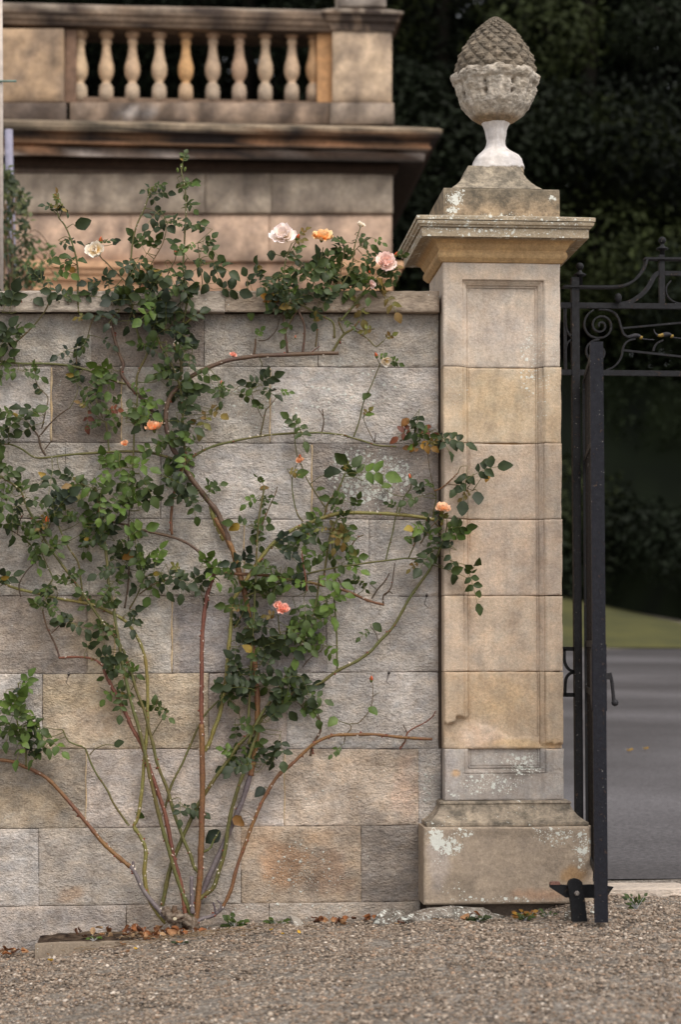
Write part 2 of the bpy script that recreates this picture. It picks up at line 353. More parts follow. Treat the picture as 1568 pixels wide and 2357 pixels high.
# stains and growth with a shape of their own: (x, y, rx, ry, colour, strength)
PATCH = [(40, 1850, 130, 45, OCH, .55), (190, 1600, 120, 45, srgb(170,140,84), .45), (230, 1660, 110, 40, srgb(186,152,116), .5), (300, 1520, 70, 30, srgb(176,146,96), .6),
         (402, 1480, 14, 90, srgb(190,162,116), .4), (205, 1470, 60, 60, srgb(158,130,78), .5), (660, 1980, 60, 60, srgb(178,120,58), .8), (760, 2010, 50, 60, srgb(150,100,58), .6),
         (600, 1930, 60, 40, srgb(182,142,100), .5), (720, 1930, 50, 20, srgb(176,130,76), .6), (930, 1820, 40, 70, srgb(210,166,134), .7), (800, 1760, 120, 30, srgb(192,160,122), .5), (790, 1880, 160, 22, srgb(122,108,94), .45),
         (160, 2060, 30, 20, srgb(176,130,80), .7), (60, 1440, 80, 45, srgb(120,104,84), .5), (210, 1000, 80, 60, srgb(122,106,92), .45), (880, 2060, 70, 40, srgb(112,98,86), .5), (100, 1900, 120, 25, srgb(130,114,92), .5),
         (270, 1000, 60, 200, srgb(150,132,110), .3), (310, 740, 130, 40, srgb(112,98,84), .45), (870, 780, 100, 40, srgb(140,120,102), .35), (700, 1035, 40, 20, srgb(150,126,96), .4), (60, 1310, 90, 60, srgb(120,106,92), .4),
         (420, 2120, 60, 30, srgb(128,112,92), .5), (130, 1780, 120, 40, srgb(140,122,100), .4), (500, 1380, 240, 14, srgb(186,164,134), .3), (560, 1620, 80, 60, srgb(184,152,112), .4)]
LICH = [(850, 1105, 140, 80, .86), (650, 930, 330, 90, .40), (800, 900, 190, 90, .42), (560, 1120, 130, 80, .3), (700, 2000, 110, 90, .42), (985, 1800, 25, 90, .6), (760, 1810, 190, 80, .25),
        (500, 1850, 400, 60, .2), (860, 1240, 160, 60, .25), (640, 2090, 330, 20, .4), (200, 880, 200, 60, .2), (930, 1050, 90, 60, .3)]
def wallcol(x, y, base):
    c = base
    for (cx, cy, rx_, ry_, col, s) in PATCH:
        dx, dy = (x-cx)/rx_, (y-cy)/ry_
        if dx*dx+dy*dy > 2.6: continue
        d = math.sqrt(dx*dx+dy*dy)+.55*fbm(x*.02, y*.025, 3.3)
        c = lerp(c, soft(col, .35, 1.15), s*.72*smooth(1.15, .45, d))
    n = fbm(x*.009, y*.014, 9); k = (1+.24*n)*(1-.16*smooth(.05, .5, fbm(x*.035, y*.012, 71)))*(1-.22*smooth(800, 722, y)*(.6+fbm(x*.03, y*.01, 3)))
    n2 = fbm(x*.03+40, y*.05, 2)
    c = (c[0]*k*(1+.05*n2), c[1]*k, c[2]*k*(1-.06*n2))
    l = .13+.10*fbm(x*.012, y*.012, 17)
    for (cx, cy, rx_, ry_, s) in LICH:
        d = math.sqrt(((x-cx)/rx_)**2+((y-cy)/ry_)**2)+.3*fbm(x*.02, y*.02, 6)
        l = max(l, s*smooth(1.2, .4, d))
    return (c[0], c[1], c[2], 1-l)
def block(b, x0, x1, ya, yb, yc, yd, base, Y, relief=.004, cell=.011, gap=.0006, thick=.03, colf=wallcol, seed=0, hf=None, round_=.0022, xb=(), zb=()):
    """one dressed stone: corner pixels (x0,ya)-(x1,yb) on top, (x0,yc)-(x1,yd) below, on plane Y; a rough height field with worn edges"""
    p00, p10, p01, p11 = P(x0, yc, Y), P(x1, yd, Y), P(x0, ya, Y), P(x1, yb, Y)
    Wd = (p10-p00).length; H = (p01-p00).length
    us = sorted(set([0, .003/Wd, .007/Wd, 1-.007/Wd, 1-.003/Wd, 1] + list(np.linspace(0, 1, max(3, int(Wd/cell)))[1:-1]) + [q for q in xb if 0 < q < 1]))
    vs = sorted(set([0, .003/H, .007/H, 1-.007/H, 1-.003/H, 1] + list(np.linspace(0, 1, max(3, int(H/cell)))[1:-1]) + [q for q in zb if 0 < q < 1]))
    g = []
    for v in vs:
        row = []
        for u in us:
            q = (p00*(1-u)+p10*u)*(1-v)+(p01*(1-u)+p11*u)*v
            ex = min(u, 1-u)*Wd; ez = min(v, 1-v)*H; e = min(ex, ez)
            wob = .0024*fbm(q.x*6, q.z*6, seed+3, 3)+.0008*fbm(q.x*60, q.z*60, seed+3, 2)
            sx = (1 if u < .5 else -1)*max(0, gap+wob)*smooth(.012, 0, ex); sz = (1 if v < .5 else -1)*max(0, gap+wob)*smooth(.012, 0, ez)
            dY = relief*(.6*fbm(q.x*16, q.z*20, seed, 4)+.8*fbm(q.x*60, q.z*66, seed+7, 3))*smooth(0, .016, e)
            dY += round_*(1-smooth(0, .008, e))
            if hf: dY += hf(q.x, q.z)
            px, py = x0+(x1-x0)*u, (yc+(yd-yc)*u)*(1-v)+(ya+(yb-ya)*u)*v
            row.append(b.vert((q.x+sx, Y+dY, q.z+sz), colf(px, py, base)))
        g.append(row)
    for j in range(len(vs)-1):
        for i in range(len(us)-1): b.face(g[j][i], g[j][i+1], g[j+1][i+1], g[j+1][i])
    # returns into the joint
    edge = g[0] + [r[-1] for r in g[1:]] + g[-1][::-1][1:] + [r[0] for r in g[::-1]][1:-1]
    back = [b.vert((b.v[k][0], Y+thick, b.v[k][2]), b.c[k]) for k in edge]; n = len(edge)
    for k in range(n): b.face(edge[k], back[k], back[(k+1)%n], edge[(k+1)%n])
wall = empty('garden_wall', (P(500, 2100, WY).x, WY, gz(0, .1)), 'old sandstone ashlar garden wall with a flat coping, behind the climbing rose', 'wall')
b = MB()
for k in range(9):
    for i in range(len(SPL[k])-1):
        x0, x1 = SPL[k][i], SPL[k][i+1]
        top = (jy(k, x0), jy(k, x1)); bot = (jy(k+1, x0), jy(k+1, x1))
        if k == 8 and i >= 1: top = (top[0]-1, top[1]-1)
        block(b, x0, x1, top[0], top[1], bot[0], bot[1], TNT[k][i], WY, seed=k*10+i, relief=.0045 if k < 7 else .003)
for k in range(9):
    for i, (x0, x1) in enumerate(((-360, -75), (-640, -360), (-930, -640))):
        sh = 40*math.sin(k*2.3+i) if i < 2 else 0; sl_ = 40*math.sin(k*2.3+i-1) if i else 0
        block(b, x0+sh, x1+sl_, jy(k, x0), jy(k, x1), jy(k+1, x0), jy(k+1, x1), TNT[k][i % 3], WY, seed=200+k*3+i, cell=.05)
b.build('ashlar_face', M_wall, wall)
for jx, k0, wpx in ((118, 1, 2.2), (280, 1, 1.5), (396, 4, 1.6), (622, 1, 1.4), (562, 3, 1.2), (655, 6, 1.2), (198, 6, 1.2), (264, 4, 2.0), (718, 2, 1.6)):
    pb = MB(); pts_ = [P(jx+.8*math.sin(t*.9), jy(k0, jx)+3+(jy(k0+1, jx)-jy(k0, jx)-6)*t/14, WY-.0002) for t in range(15)]
    pb.tube(pts_, lambda t: wpx*.00168*(1+.3*math.sin(t*17+jx)), 8, lambda t: (*lerp(srgb(186, 160, 124), srgb(200, 178, 146), .5+.5*math.sin(t*9)), 1), flat=.5); pb.build('mortar_joint', M_pier, wall)
mo = MB(); a0, a1 = P(-930, 2260, WY+.006), P(1018, 720, WY+.006)
mo.col = srgb(66, 54, 44)
mo.box(a0.x, a1.x, WY+.0075, WY+.30, a0.z-.1, a1.z-.005); mo.build('mortar_core', M_plain, wall)
CPY = WY-.05
b = MB()
for i, (x0, x1, c) in enumerate(((-930, -400, srgb(162,150,136)), (-400, -75, srgb(168,156,144)), (-75, 518, srgb(170,158,146)), (518, 1012, srgb(160,144,128)))):
    def cc(x, y, base, i=i):
        k = 1+.18*fbm(x*.02, y*.05, 4); return (base[0]*k, base[1]*k, base[2]*k*.98, .82)
    block(b, x0, x1, 669, 669.5, 718.5, 719, c, CPY, relief=.004, cell=.009, gap=.001, thick=.005, colf=cc, seed=60+i, round_=.004)
    q0, q1 = P(x0, 668.5, CPY), P(x1, 719, CPY)
    b.box(q0.x+.002, q1.x-.0015, CPY+.0045, WY+.34, q1.z+.001, q0.z-.0025, (*c, .8))
b.build('coping', M_cope, wall)

# ------------------------------------------------------------------ gate pier
SX0, SX1 = P(1022, 1100, 0).x, P(1294.5, 1100, 0).x; HW = (SX1-SX0)/2; PCX = (SX0+SX1)/2; PCY = HW
pier = empty('gate_pier', (PCX, PCY, 0), 'square dressed sandstone gate pier with a sunk panel and moulded cap, right of the wall', 'pier')
ZP = lambda y, Y=0.0: P(1158, y, Y).z
PJ = [605, 844.5, 1019.5, 1194.5, 1370.5, 1545.5, 1723.5, 1842]
PT = [srgb(186,166,142), srgb(192,164,122), srgb(186,160,130), srgb(190,162,132), srgb(198,168,132), srgb(192,160,118), srgb(168,156,144)]
pzt, pzb = ZP(645), ZP(1781); pxl, pxr = P(1066, 1100, 0).x, P(1254, 1100, 0).x
PT = [soft(c, .42, 1.16) for c in PT]
def panel_h(X, Z):
    d = min(X-pxl, pxr-X, pzt-Z, Z-pzb)
    if d <= 0: h = 0
    elif d < .0008: h = .013*d/.0008
    elif d < .003: h = .013
    elif d < .004: h = .013-.003*(d-.003)/.001
    elif d < .018: h = .009+.012*smooth(.002, .018, d)
    elif d < .0188: h = .021+.012*(d-.018)/.0008
    elif d < .0212: h = .033
    elif d < .022: h = .033-.005*(d-.0212)/.0008
    elif d < .0262: h = .028
    elif d < .027: h = .028+.011*(d-.0262)/.0008
    elif d < .029: h = .039-.004*(d-.027)/.002
    else: h = .035
    return h
def spall_line(X):
    u = (X-SX0)/(2*HW)
    y = 1662 if u < .1 else (1650 if u < .2 else (1658+ (u-.2)*110 if u < .55 else (1700 if u < .8 else 1712)))
    return y
def shaft_h(X, Z):
    h = panel_h(X, Z)
    z1, z0 = ZP(1545.5), ZP(1723.5)
    if z0 < Z < z1:
        y = proj((X, 0, Z))[1]; s = spall_line(X)+7*fbm(X*30, Z*10, 8)
        t = smooth(s-2, s+3, y)
        h = h*(1-t)+t*(.026+.004*fbm(X*20, Z*20, 2)-.006*smooth(s, 1723, y))
    return h
PPATCH = [(1110, 1690, 60, 35, srgb(222,190,164), .7), (1200, 1712, 90, 14, srgb(206,168,112), .8), (1170, 1640, 90, 60, srgb(160,138,104), .35), (1245, 1200, 10, 560, srgb(160,144,130), .35),
          (1150, 920, 90, 80, srgb(196,166,116), .5), (1150, 1600, 90, 60, srgb(200,164,114), .5), (1080, 1300, 50, 120, srgb(206,172,136), .5), (1048, 1350, 30, 20, srgb(140,124,104), .6), (1180, 1140, 70, 60, srgb(158,142,130), .4),
          (1120, 1060, 60, 40, srgb(150,138,128), .4), (1160, 760, 90, 70, srgb(176,160,148), .5), (1060, 720, 20, 140, srgb(170,152,134), .4), (1110, 640, 120, 30, srgb(204,172,136), .35), (1040, 870, 20, 120, srgb(150,134,118), .35),
          (1275, 980, 22, 60, srgb(176,140,96), .5), (1150, 1800, 130, 60, srgb(146,134,124), .4), (1180, 1775, 90, 14, srgb(96,86,74), .7), (1040, 1770, 18, 60, srgb(186,176,170), .6), (1050, 1780, 9, 9, srgb(206,156,90), .9)]
PL = [(1235, 800, 55, 80, .5), (1240, 880, 60, 90, .45), (1060, 900, 40, 90, .28), (1240, 1000, 14, 150, .3), (1210, 1760, 70, 35, .72), (1130, 1800, 110, 40, .6), (1160, 1745, 120, 25, .4), (1045, 1830, 25, 20, .6)]
def piercol(x, y, base):
    c = base
    for (cx, cy, rx_, ry_, col, s) in PPATCH:
        d = math.sqrt(((x-cx)/rx_)**2+((y-cy)/ry_)**2)+.4*fbm(x*.02, y*.02, 13)
        c = lerp(c, soft(col, .2, 1.08), s*.75*smooth(1.2, .4, d))
    k = 1+.11*fbm(x*.013, y*.010, 5); n = .05*fbm(x*.03, y*.03, 31)
    st = 1-.2*max(0, fbm(x*.05, y*.006, 21))
    l = .02
    for (cx, cy, rx_, ry_, s) in PL:
        d = math.sqrt(((x-cx)/rx_)**2+((y-cy)/ry_)**2)+.3*fbm(x*.03, y*.03, 6); l = max(l, s*smooth(1.2, .3, d))
    return (c[0]*k*st*(1+n), c[1]*k*st, c[2]*k*st*(1-n), 1-l)
b = MB()
brk = [0, .0008, .003, .004, .008, .012, .015, .018, .0188, .0212, .022, .0262, .027, .029]
for i in range(7):
    y0, y1 = PJ[i], PJ[i+1]
    zt, zb_ = ZP(y0), ZP(y1)
    ub = [((pxl+q)-SX0)/(2*HW) for q in brk]+[((pxr-q)-SX0)/(2*HW) for q in brk]
    vb = []
    if i == 0: vb = [((pzt-q)-zb_)/(zt-zb_) for q in brk]
    if i == 6: vb = [((pzb+q)-zb_)/(zt-zb_) for q in brk]
    # the stone's four corners from its true level edges
    c0, c1, c2, c3 = proj((SX0, 0, zt)), proj((SX1, 0, zt)), proj((SX0, 0, zb_)), proj((SX1, 0, zb_))
    block(b, c0[0], c1[0], c0[1], c1[1], c2[1], c3[1], PT[i], 0, relief=.0012 if i < 6 else .0022, cell=.006 if i == 5 else .009, gap=.0012, thick=.05, colf=piercol, seed=100+i, hf=shaft_h, round_=.0022, xb=ub, zb=vb)
    b.box(SX0+.002, SX1-.002, .048, 2*HW, zb_+.0015, zt-.0015, (*PT[i], .97))
b.box(SX0+.006, SX1-.006, .044, 2*HW-.004, ZP(1842), ZP(606), (*srgb(150,120,84), 1))
b.build('shaft', M_pier, pier)
# cap
ov = lambda px: px*.00165
CP = [(-.03, 606), (0, 606), (.006, 604.5), (.021, 594), (.0235, 589), (.0225, 583), (.018, 579.5), (.017, 577), (.024, 571), (.031, 562), (.042, 555), (.058, 549.5), (.062, 547.2), (.062, 546.6), (.093, 546.3),
      (.094, 526.5), (.090, 526), (.090, 524.4), (.101, 524), (.103, 520), (.110, 517), (.1125, 512), (.111, 509), (.102, 508.8), (.102, 507.6), (.116, 507.4), (.116, 499.5), (.113, 498.4), (-.02, 495)]
prof = [(o_, P(1158, yy, -max(0, o_)).z) for o_, yy in CP]
def capcol(p):
    z = p[2]; zz = P(1158, 547, -.09).z
    k = 1+.15*fbm(p[0]*14, p[1]*14, z*14)
    if z > zz-.002: base = lerp(srgb(150,134,112), srgb(172,158,136), .5+.5*fbm(p[0]*20, p[1]*20, z*20)); a = .55+.2*fbm(p[0]*9, p[1]*9, 1)
    else: base = srgb(186,154,112); a = .99
    return (base[0]*k, base[1]*k, base[2]*k, a)
b = MB(); b.rings(prof, PCX, PCY, HW, HW, sub=26, colf=capcol, jig=.0022); b.build('cap', M_base, pier)
# plinth and base moulding
BP_ = [(-.02, 1842), (.012, 1842), (.020, 1844.5), (.0225, 1848), (.019, 1851), (.021, 1856), (.030, 1866), (.042, 1876), (.058, 1885), (.072, 1891), (.078, 1893), (.0785, 1898), (.077, 1901), (-.02, 1902)]
prof = [(o_, P(1158, yy, -max(0, o_)).z) for o_, yy in BP_][::-1]
def basecol(p):
    k = 1+.15*fbm(p[0]*9, p[1]*9, p[2]*9); c = srgb(160,146,128)
    return (c[0]*k, c[1]*k, c[2]*k, .9 if fbm(p[0]*6, 3, p[2]*6) < .1 else .7)
b = MB(); b.rings(prof, PCX, PCY, HW, HW, sub=30, colf=basecol, jig=.002); b.build('base_moulding', M_torus, pier)
PLO = .092; pz1 = P(1158, 1902.5, -PLO).z; pz0 = 0.0
LP_ = [(1004, 1930, 28, 36, 1.5), (1030, 1945, 38, 36, .95), (1070, 1915, 45, 22, .7), (1290, 1925, 60, 30, .72), (1340, 1955, 25, 60, .75), (1265, 1910, 60, 14, .5), (1010, 1985, 25, 25, .45), (1150, 2068, 190, 12, .5), (1040, 2050, 60, 30, .3), (1240, 1925, 20, 15, .5)]
def plcol(x, y, base):
    k = 1+.12*fbm(x*.012, y*.012, 5)+.06*fbm(x*.05, y*.05, 1); c = base
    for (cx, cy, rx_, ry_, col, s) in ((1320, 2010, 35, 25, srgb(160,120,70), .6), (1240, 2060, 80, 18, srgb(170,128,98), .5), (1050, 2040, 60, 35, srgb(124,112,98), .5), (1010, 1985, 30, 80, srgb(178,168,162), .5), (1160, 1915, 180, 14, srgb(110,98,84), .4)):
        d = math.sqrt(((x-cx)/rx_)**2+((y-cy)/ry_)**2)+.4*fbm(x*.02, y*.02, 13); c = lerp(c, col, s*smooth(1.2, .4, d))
    l = .04+.04*fbm(x*.02, y*.02, 8)
    for (cx, cy, rx_, ry_, s) in LP_:
        d = math.sqrt(((x-cx)/rx_)**2+((y-cy)/ry_)**2)+.35*fbm(x*.03, y*.03, 6); l = max(l, s*smooth(1.2, .3, d))
    return (c[0]*k, c[1]*k, c[2]*k, 1-l)
b = MB(); X0, X1 = PCX-HW-PLO, PCX+HW+PLO
c0, c1, c2, c3 = proj((X0, -PLO, pz1)), proj((X1, -PLO, pz1)), proj((X0, -PLO, pz0)), proj((X1, -PLO, pz0))
block(b, c0[0], c1[0], c0[1], c1[1], c2[1], c3[1], srgb(164,148,130), -PLO, relief=.0022, cell=.009, gap=0, thick=.02, colf=plcol, seed=140, round_=.005)
b.box(X0+.03, X1-.03, -PLO+.05, 2*HW, -.12, -.004, (*srgb(96,84,74), 1))
b.box(X0+.0005, X1-.0005, -PLO+.02, 2*HW+PLO, -.002, pz1-.0015, (*srgb(158,142,124), .8))
b.build('plinth', M_base, pier)
# upper block and concave foot
b = MB()
bz0, bz1 = P(1158, 498.5, -.003).z-.03, P(1158, 434.5, -.003).z
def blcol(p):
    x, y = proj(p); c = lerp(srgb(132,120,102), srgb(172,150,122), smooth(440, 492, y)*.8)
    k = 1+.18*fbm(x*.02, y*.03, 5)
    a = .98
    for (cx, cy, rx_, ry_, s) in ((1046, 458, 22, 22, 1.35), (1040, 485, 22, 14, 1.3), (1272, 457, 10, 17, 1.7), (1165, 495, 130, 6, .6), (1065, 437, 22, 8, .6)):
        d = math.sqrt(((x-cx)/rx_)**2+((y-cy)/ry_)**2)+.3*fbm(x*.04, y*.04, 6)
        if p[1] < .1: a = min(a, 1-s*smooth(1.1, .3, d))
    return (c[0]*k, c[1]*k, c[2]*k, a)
zz = [bz0+(bz1-bz0)*t for t in (0, .12, .25, .37, .5, .62, .75, .86, .96)]
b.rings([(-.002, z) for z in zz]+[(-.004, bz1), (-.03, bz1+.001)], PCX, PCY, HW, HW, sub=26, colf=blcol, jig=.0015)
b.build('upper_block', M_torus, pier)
# foot: concave pyramid
b = MB(); FH = [(434, 106), (431, 101), (427, 94), (420, 85), (411, 76), (400, 69), (391, 65), (383, 61)]
fprof = [(hw*.00169-HW, P(1152, yy, PCY-hw*.00169).z-.001) for yy, hw in FH]
def ftcol(p):
    k = 1+.2*fbm(p[0]*12, p[1]*12, p[2]*12); c = srgb(156,144,126); return (c[0]*k, c[1]*k, c[2]*k, .93)
b.rings(fprof, PCX-.01, PCY, HW, HW, sub=18, colf=ftcol, jig=.006); b.build('concave_foot', M_torus, pier)

# ------------------------------------------------------------------ pine cone finial
FCX, FCY = P(1141, 200, PCY).x, PCY
KZ = lambda y: P(1141, y, FCY).z
pm = (FCY-CY)/F                              # metres per pixel at the finial's axis
fin = empty('pinecone_finial', (FCX, FCY, KZ(386)), 'weathered stone pine cone in a leafy cup on a white stem, topping the pier', 'finial')
b = MB(); CPR = [(39, 1), (41, 7), (46, 16), (55, 27), (66, 38), (78, 49), (90, 58), (105, 69), (120, 78), (135, 85.5), (150, 90.5), (163, 93), (172, 94), (180, 92)]
ys_ = np.array([c[0] for c in CPR]); hs_ = np.array([c[1] for c in CPR])
nr, nc = 240, 420; rows = []
# row phase grows faster near the tip so that the scales stay square
arc = [0]
for j in range(nr):
    y = 180-(180-39.2)*j/(nr-1); h = np.interp(y, ys_, hs_)
    if j: arc.append(arc[-1]+1/max(h, 22))
    row = []
    for k in range(nc):
        a = 2*math.pi*k/nc; u = 15*a/math.pi; ph = arc[-1]*((180-39)/(nr-1))*15/math.pi*1.12
        fa = (u+ph)/2; fb_ = (u-ph)/2
        da = abs(fa-round(fa)); db = abs(fb_-round(fb_))
        dx_, dz_ = (fa-round(fa))+(fb_-round(fb_)), (fa-round(fa))-(fb_-round(fb_))
        pyr = max(0, 1-2*max(da, db))
        pyr = pyr**.9
        amp = 9.5*smooth(36, 70, y)*(1+.35*fbm(math.floor(fa+.5)*3.1, math.floor(fb_+.5)*1.7, 1, 1))
        r = h-3+pyr*amp+2.4*fbm(math.cos(a)*3, math.sin(a)*3, y*.035, 4)+ 1.6*fbm(math.cos(a)*12, math.sin(a)*12, y*.12, 3)
        r = max(r, .3)
        kk = .75+.5*pyr+.25*fbm(math.cos(a)*4, math.sin(a)*4, y*.05)
        c = lerp(srgb(84,76,66), srgb(150,136,118), min(1, max(0, kk-.45)))
        row.append(b.vert((FCX+r*pm*math.cos(a), FCY+r*pm*math.sin(a), KZ(y)-pyr*amp*.35*pm), (*c, 1)))
    rows.append(row)
for j in range(nr-1):
    for k in range(nc): b.face(rows[j][k], rows[j][(k+1)%nc], rows[j+1][(k+1)%nc], rows[j+1][k])
b.face(*rows[-1]); b.build('scaly_cone', M_fin, fin)
b = MB(); CU = [(172, 86), (173, 96), (176, 101), (181, 104), (187, 104.5), (193, 102), (198, 97), (205, 95), (214, 90.5), (225, 87), (235, 84), (243, 82.5), (250, 79), (258, 72), (266, 64), (274, 55), (281, 44), (286, 35), (288, 28)]
ys_ = np.array([c[0] for c in CU]); hs_ = np.array([c[1] for c in CU]); nr, nc = 90, 260; rows = []
for j in range(nr):
    y = 288-(288-172.0)*(j/(nr-1)); h = np.interp(y, ys_, hs_); row = []
    for k in range(nc):
        a = 2*math.pi*k/nc; lf = math.cos(8*a+.4)
        rim = smooth(200, 188, y)
        band = smooth(192, 203, y)*smooth(250, 232, y)*(.6+.8*max(0, .5+fbm(math.cos(a)*2, math.sin(a)*2, 7)))
        r = h + rim*(3*lf-2+1.5*math.cos(24*a+1))-3*smooth(196, 200, y)*smooth(212, 203, y) + band*(3.2*lf + 2.0*math.cos(24*a+1)) + 1.8*fbm(math.cos(a)*4, math.sin(a)*4, y*.04, 4) + 2.0*fbm(math.cos(a)*9, math.sin(a)*9, y*.10, 4) - 4*max(0, fbm(math.cos(a)*6, math.sin(a)*6, y*.05+9, 3)-.15)*band
        # drilled eyes between the leaves
        for yy in (208, 228):
            g = ((8*a+.4-math.pi)/(2*math.pi)); g -= round(g)
            dd = math.hypot(g*2*math.pi/8*88/ (6.5 if yy == 228 else 5), (y-yy)/6.0)
            r -= 14*smooth(1.1, .3, dd+.9*fbm(a*5, yy*.1, 4))
        dz = rim*2.0*lf+rim*2.5*fbm(math.cos(a)*7, math.sin(a)*7, 3, 3)
        c = lerp(srgb(168,156,140), srgb(214,204,190), .5+.7*fbm(math.cos(a)*3, math.sin(a)*3, y*.03))
        c = lerp(c, srgb(152,124,88), smooth(268, 280, y)*.8)
        c = lerp(c, srgb(112,100,86), .6*rim*smooth(-.1, .4, fbm(a*3, y*.1, 2)))
        row.append(b.vert((FCX+r*pm*math.cos(a), FCY+r*pm*math.sin(a), KZ(y-dz)), (*c, 1)))
    rows.append(row)
for j in range(nr-1):
    for k in range(nc): b.face(rows[j][k], rows[j][(k+1)%nc], rows[j+1][(k+1)%nc], rows[j+1][k])
b.face(*rows[0][::-1]); b.build('leaf_cup', M_fin, fin)
# stem and cement shoulder: circle turning into a rounded square
b = MB(); ST = [(392, 63, 1), (386, 61.5, 1), (378, 60, 1), (368, 57, 1), (360, 54, .95), (355, 50, .9), (352, 44, .75), (349, 36, .45), (344, 28, .15), (337, 23.5, 0), (326, 22, 0), (314, 24.5, 0), (302, 26, 0), (293, 29.5, 0), (286, 34, 0), (282, 36, 0)]
rows = []; nc = 120; yy_ = np.linspace(392, 282, 46)
for y in yy_:
    h = np.interp(-y, [-q[0] for q in ST], [q[1] for q in ST]); sq = np.interp(-y, [-q[0] for q in ST], [q[2] for q in ST]); row = []
    for k in range(nc):
        a = 2*math.pi*k/nc; ca, sa = math.cos(a), math.sin(a)
        m_ = (abs(ca)**5+abs(sa)**5)**(-1/5); rr = h*(1-sq+sq*m_)+1.8*fbm(ca*2.5, sa*2.5, y*.05, 4)*(.4+.6*sq)
        edge = 385+5*fbm(ca*5, sa*5, 2, 3)-3*ca
        dY = 0
        if y > edge: rr -= 3.5
        c = lerp(srgb(196,188,182), srgb(218,212,208), .5+.5*fbm(ca*3, sa*3, y*.03)) if y <= edge else srgb(158,142,120)
        row.append(b.vert((FCX+.003*sq+rr*pm*ca, FCY+rr*pm*sa, P(1141, y, FCY-h*pm*sq).z), (*c, 1)))
    rows.append(row)
for j in range(len(rows)-1):
    for k in range(nc): b.face(rows[j][k], rows[j][(k+1)%nc], rows[j+1][(k+1)%nc], rows[j+1][k])
b.face(*rows[0][::-1]); b.face(*rows[-1]); b.build('cemented_stem', M_cem, fin)

# ------------------------------------------------------------------ iron gate and overthrow
IRON = srgb(22, 21, 24); IRON2 = srgb(14, 14, 17)
GY = .22                                     # plane of the overthrow
def gp(x, y, Y=GY): return P(x, y, Y)
def g5(x, y): return gp(1254.4+.2*x, 533+.2*y)      # zoomed crop of the overthrow
def arc_pts(pts, n=10):
    """Catmull-Rom through points"""
    pts = [Vector(p) for p in pts]; out = []
    for i in range(len(pts)-1):
        p0, p1, p2, p3 = pts[max(i-1, 0)], pts[i], pts[i+1], pts[min(i+2, len(pts)-1)]
        for k in range(n):
            t = k/n; out.append(.5*((2*p1)+(p2-p0)*t+(2*p0-5*p1+4*p2-p3)*t*t+(3*p1-p0-3*p2+p3)*t**3))
    out.append(pts[-1]); return out
def flatbar(b, pts, t, w):
    """flat bar bent along pts: thickness t in the plane, width w across (Y)"""
    pts = [Vector(p) for p in pts]; R = []
    for i, p in enumerate(pts):
        d = (pts[min(i+1, len(pts)-1)]-pts[max(i-1, 0)]).normalized(); n = Vector((-d.z, 0, d.x)).normalized()*(t/2)
        R.append([b.vert(p+n*s+Vector((0, w/2*q, 0))) for s, q in ((-1,-1),(1,-1),(1,1),(-1,1))])
    o = b.smooth; b.smooth = False
    for i in range(len(R)-1):
        for k in range(4): b.face(R[i][k], R[i][(k+1)%4], R[i+1][(k+1)%4], R[i+1][k])
    b.face(*R[0][::-1]); b.face(*R[-1]); b.smooth = o
pp = gp(1333, 1900)
over = empty('iron_overthrow', (pp.x, GY, 0), 'black wrought iron gate frame with scrolls and ball finials, right of the pier', 'gate frame')
def ironmb(c=IRON): q = MB(); q.col = c; return q
b = ironmb(); top = gp(1335, 640)
b.box(pp.x-.0155, pp.x+.0155, GY-.0155, GY+.0155, -.02, top.z); b.build('post', M_iron, over)
def ballfin(x, y, w, xb):
    """ball on a collar: y of collar, w half width of collar px"""
    b = ironmb(); c = gp(x, y); m = (GY-CY)/F
    pr = [(w*.42, -24), (w*.42, 0), (w*1.0, 1), (w*.95, 4), (w*.55, 7), (w*.35, 9.5), (w*.35, 12)]+[(max(.2, w*.62*math.sin(t)), 22.5-w*.62*math.cos(t)) for t in np.linspace(.35, 3.1, 9)]
    b.lathe([(r*m, c.z+h*m) for r, h in pr], c.x, GY, 20); b.build('ball_finial', M_iron, over)
ballfin(1335, 636, 15, 0); ballfin(1525, 576, 14.5, 0)
x_end = 1700
b = ironmb(); h0 = [gp(1296, 661), gp(1380, 662), gp(1420, 661), gp(1440, 657), gp(1460, 646), gp(1475, 630), gp(1484, 614), gp(1488, 599)]
flatbar(b, arc_pts(h0, 8), .009, .045); flatbar(b, [gp(1483, 597), gp(1640, 598), gp(x_end, 598)], .009, .045); b.build('handrail', M_iron, over)
b = ironmb(); flatbar(b, arc_pts([gp(1420, 703), gp(1450, 696), gp(1475, 680), gp(1492, 662), gp(1503, 642), gp(1511, 632), gp(1525, 630), gp(1600, 631), gp(x_end, 631)], 8), .018, .016); b.build('curved_rail', M_iron, over)
for y0, y1 in ((703.5, 707), (857.5, 862)):
    b = ironmb(); flatbar(b, [gp(1290, y0), gp(x_end, y1)], .0215 if y0 < 800 else .021, .0215); b.build('rail', M_iron, over)
b = ironmb(); p_ = gp(1524, 700); q_ = gp(1524, 588); b.box(p_.x-.011, p_.x+.011, GY-.011, GY+.011, p_.z, q_.z); b.build('upright', M_iron, over)
b = ironmb(); c = gp(1420, 690); b.lathe([(.001, c.z-.02), (.010, c.z-.016), (.014, c.z-.005), (.014, c.z+.008), (.009, c.z+.017), (.001, c.z+.021)], c.x, GY-.03, 14); b.build('stud', M_iron, over)
def scroll(cx, cy, r0, r1, a0, turns, ccw=1, n=70, sy=1):
    return [(cx+(r0+(r1-r0)*t/n)*math.cos(a0+ccw*turns*2*math.pi*t/n), cy-sy*(r0+(r1-r0)*t/n)*math.sin(a0+ccw*turns*2*math.pi*t/n)) for t in range(n+1)]
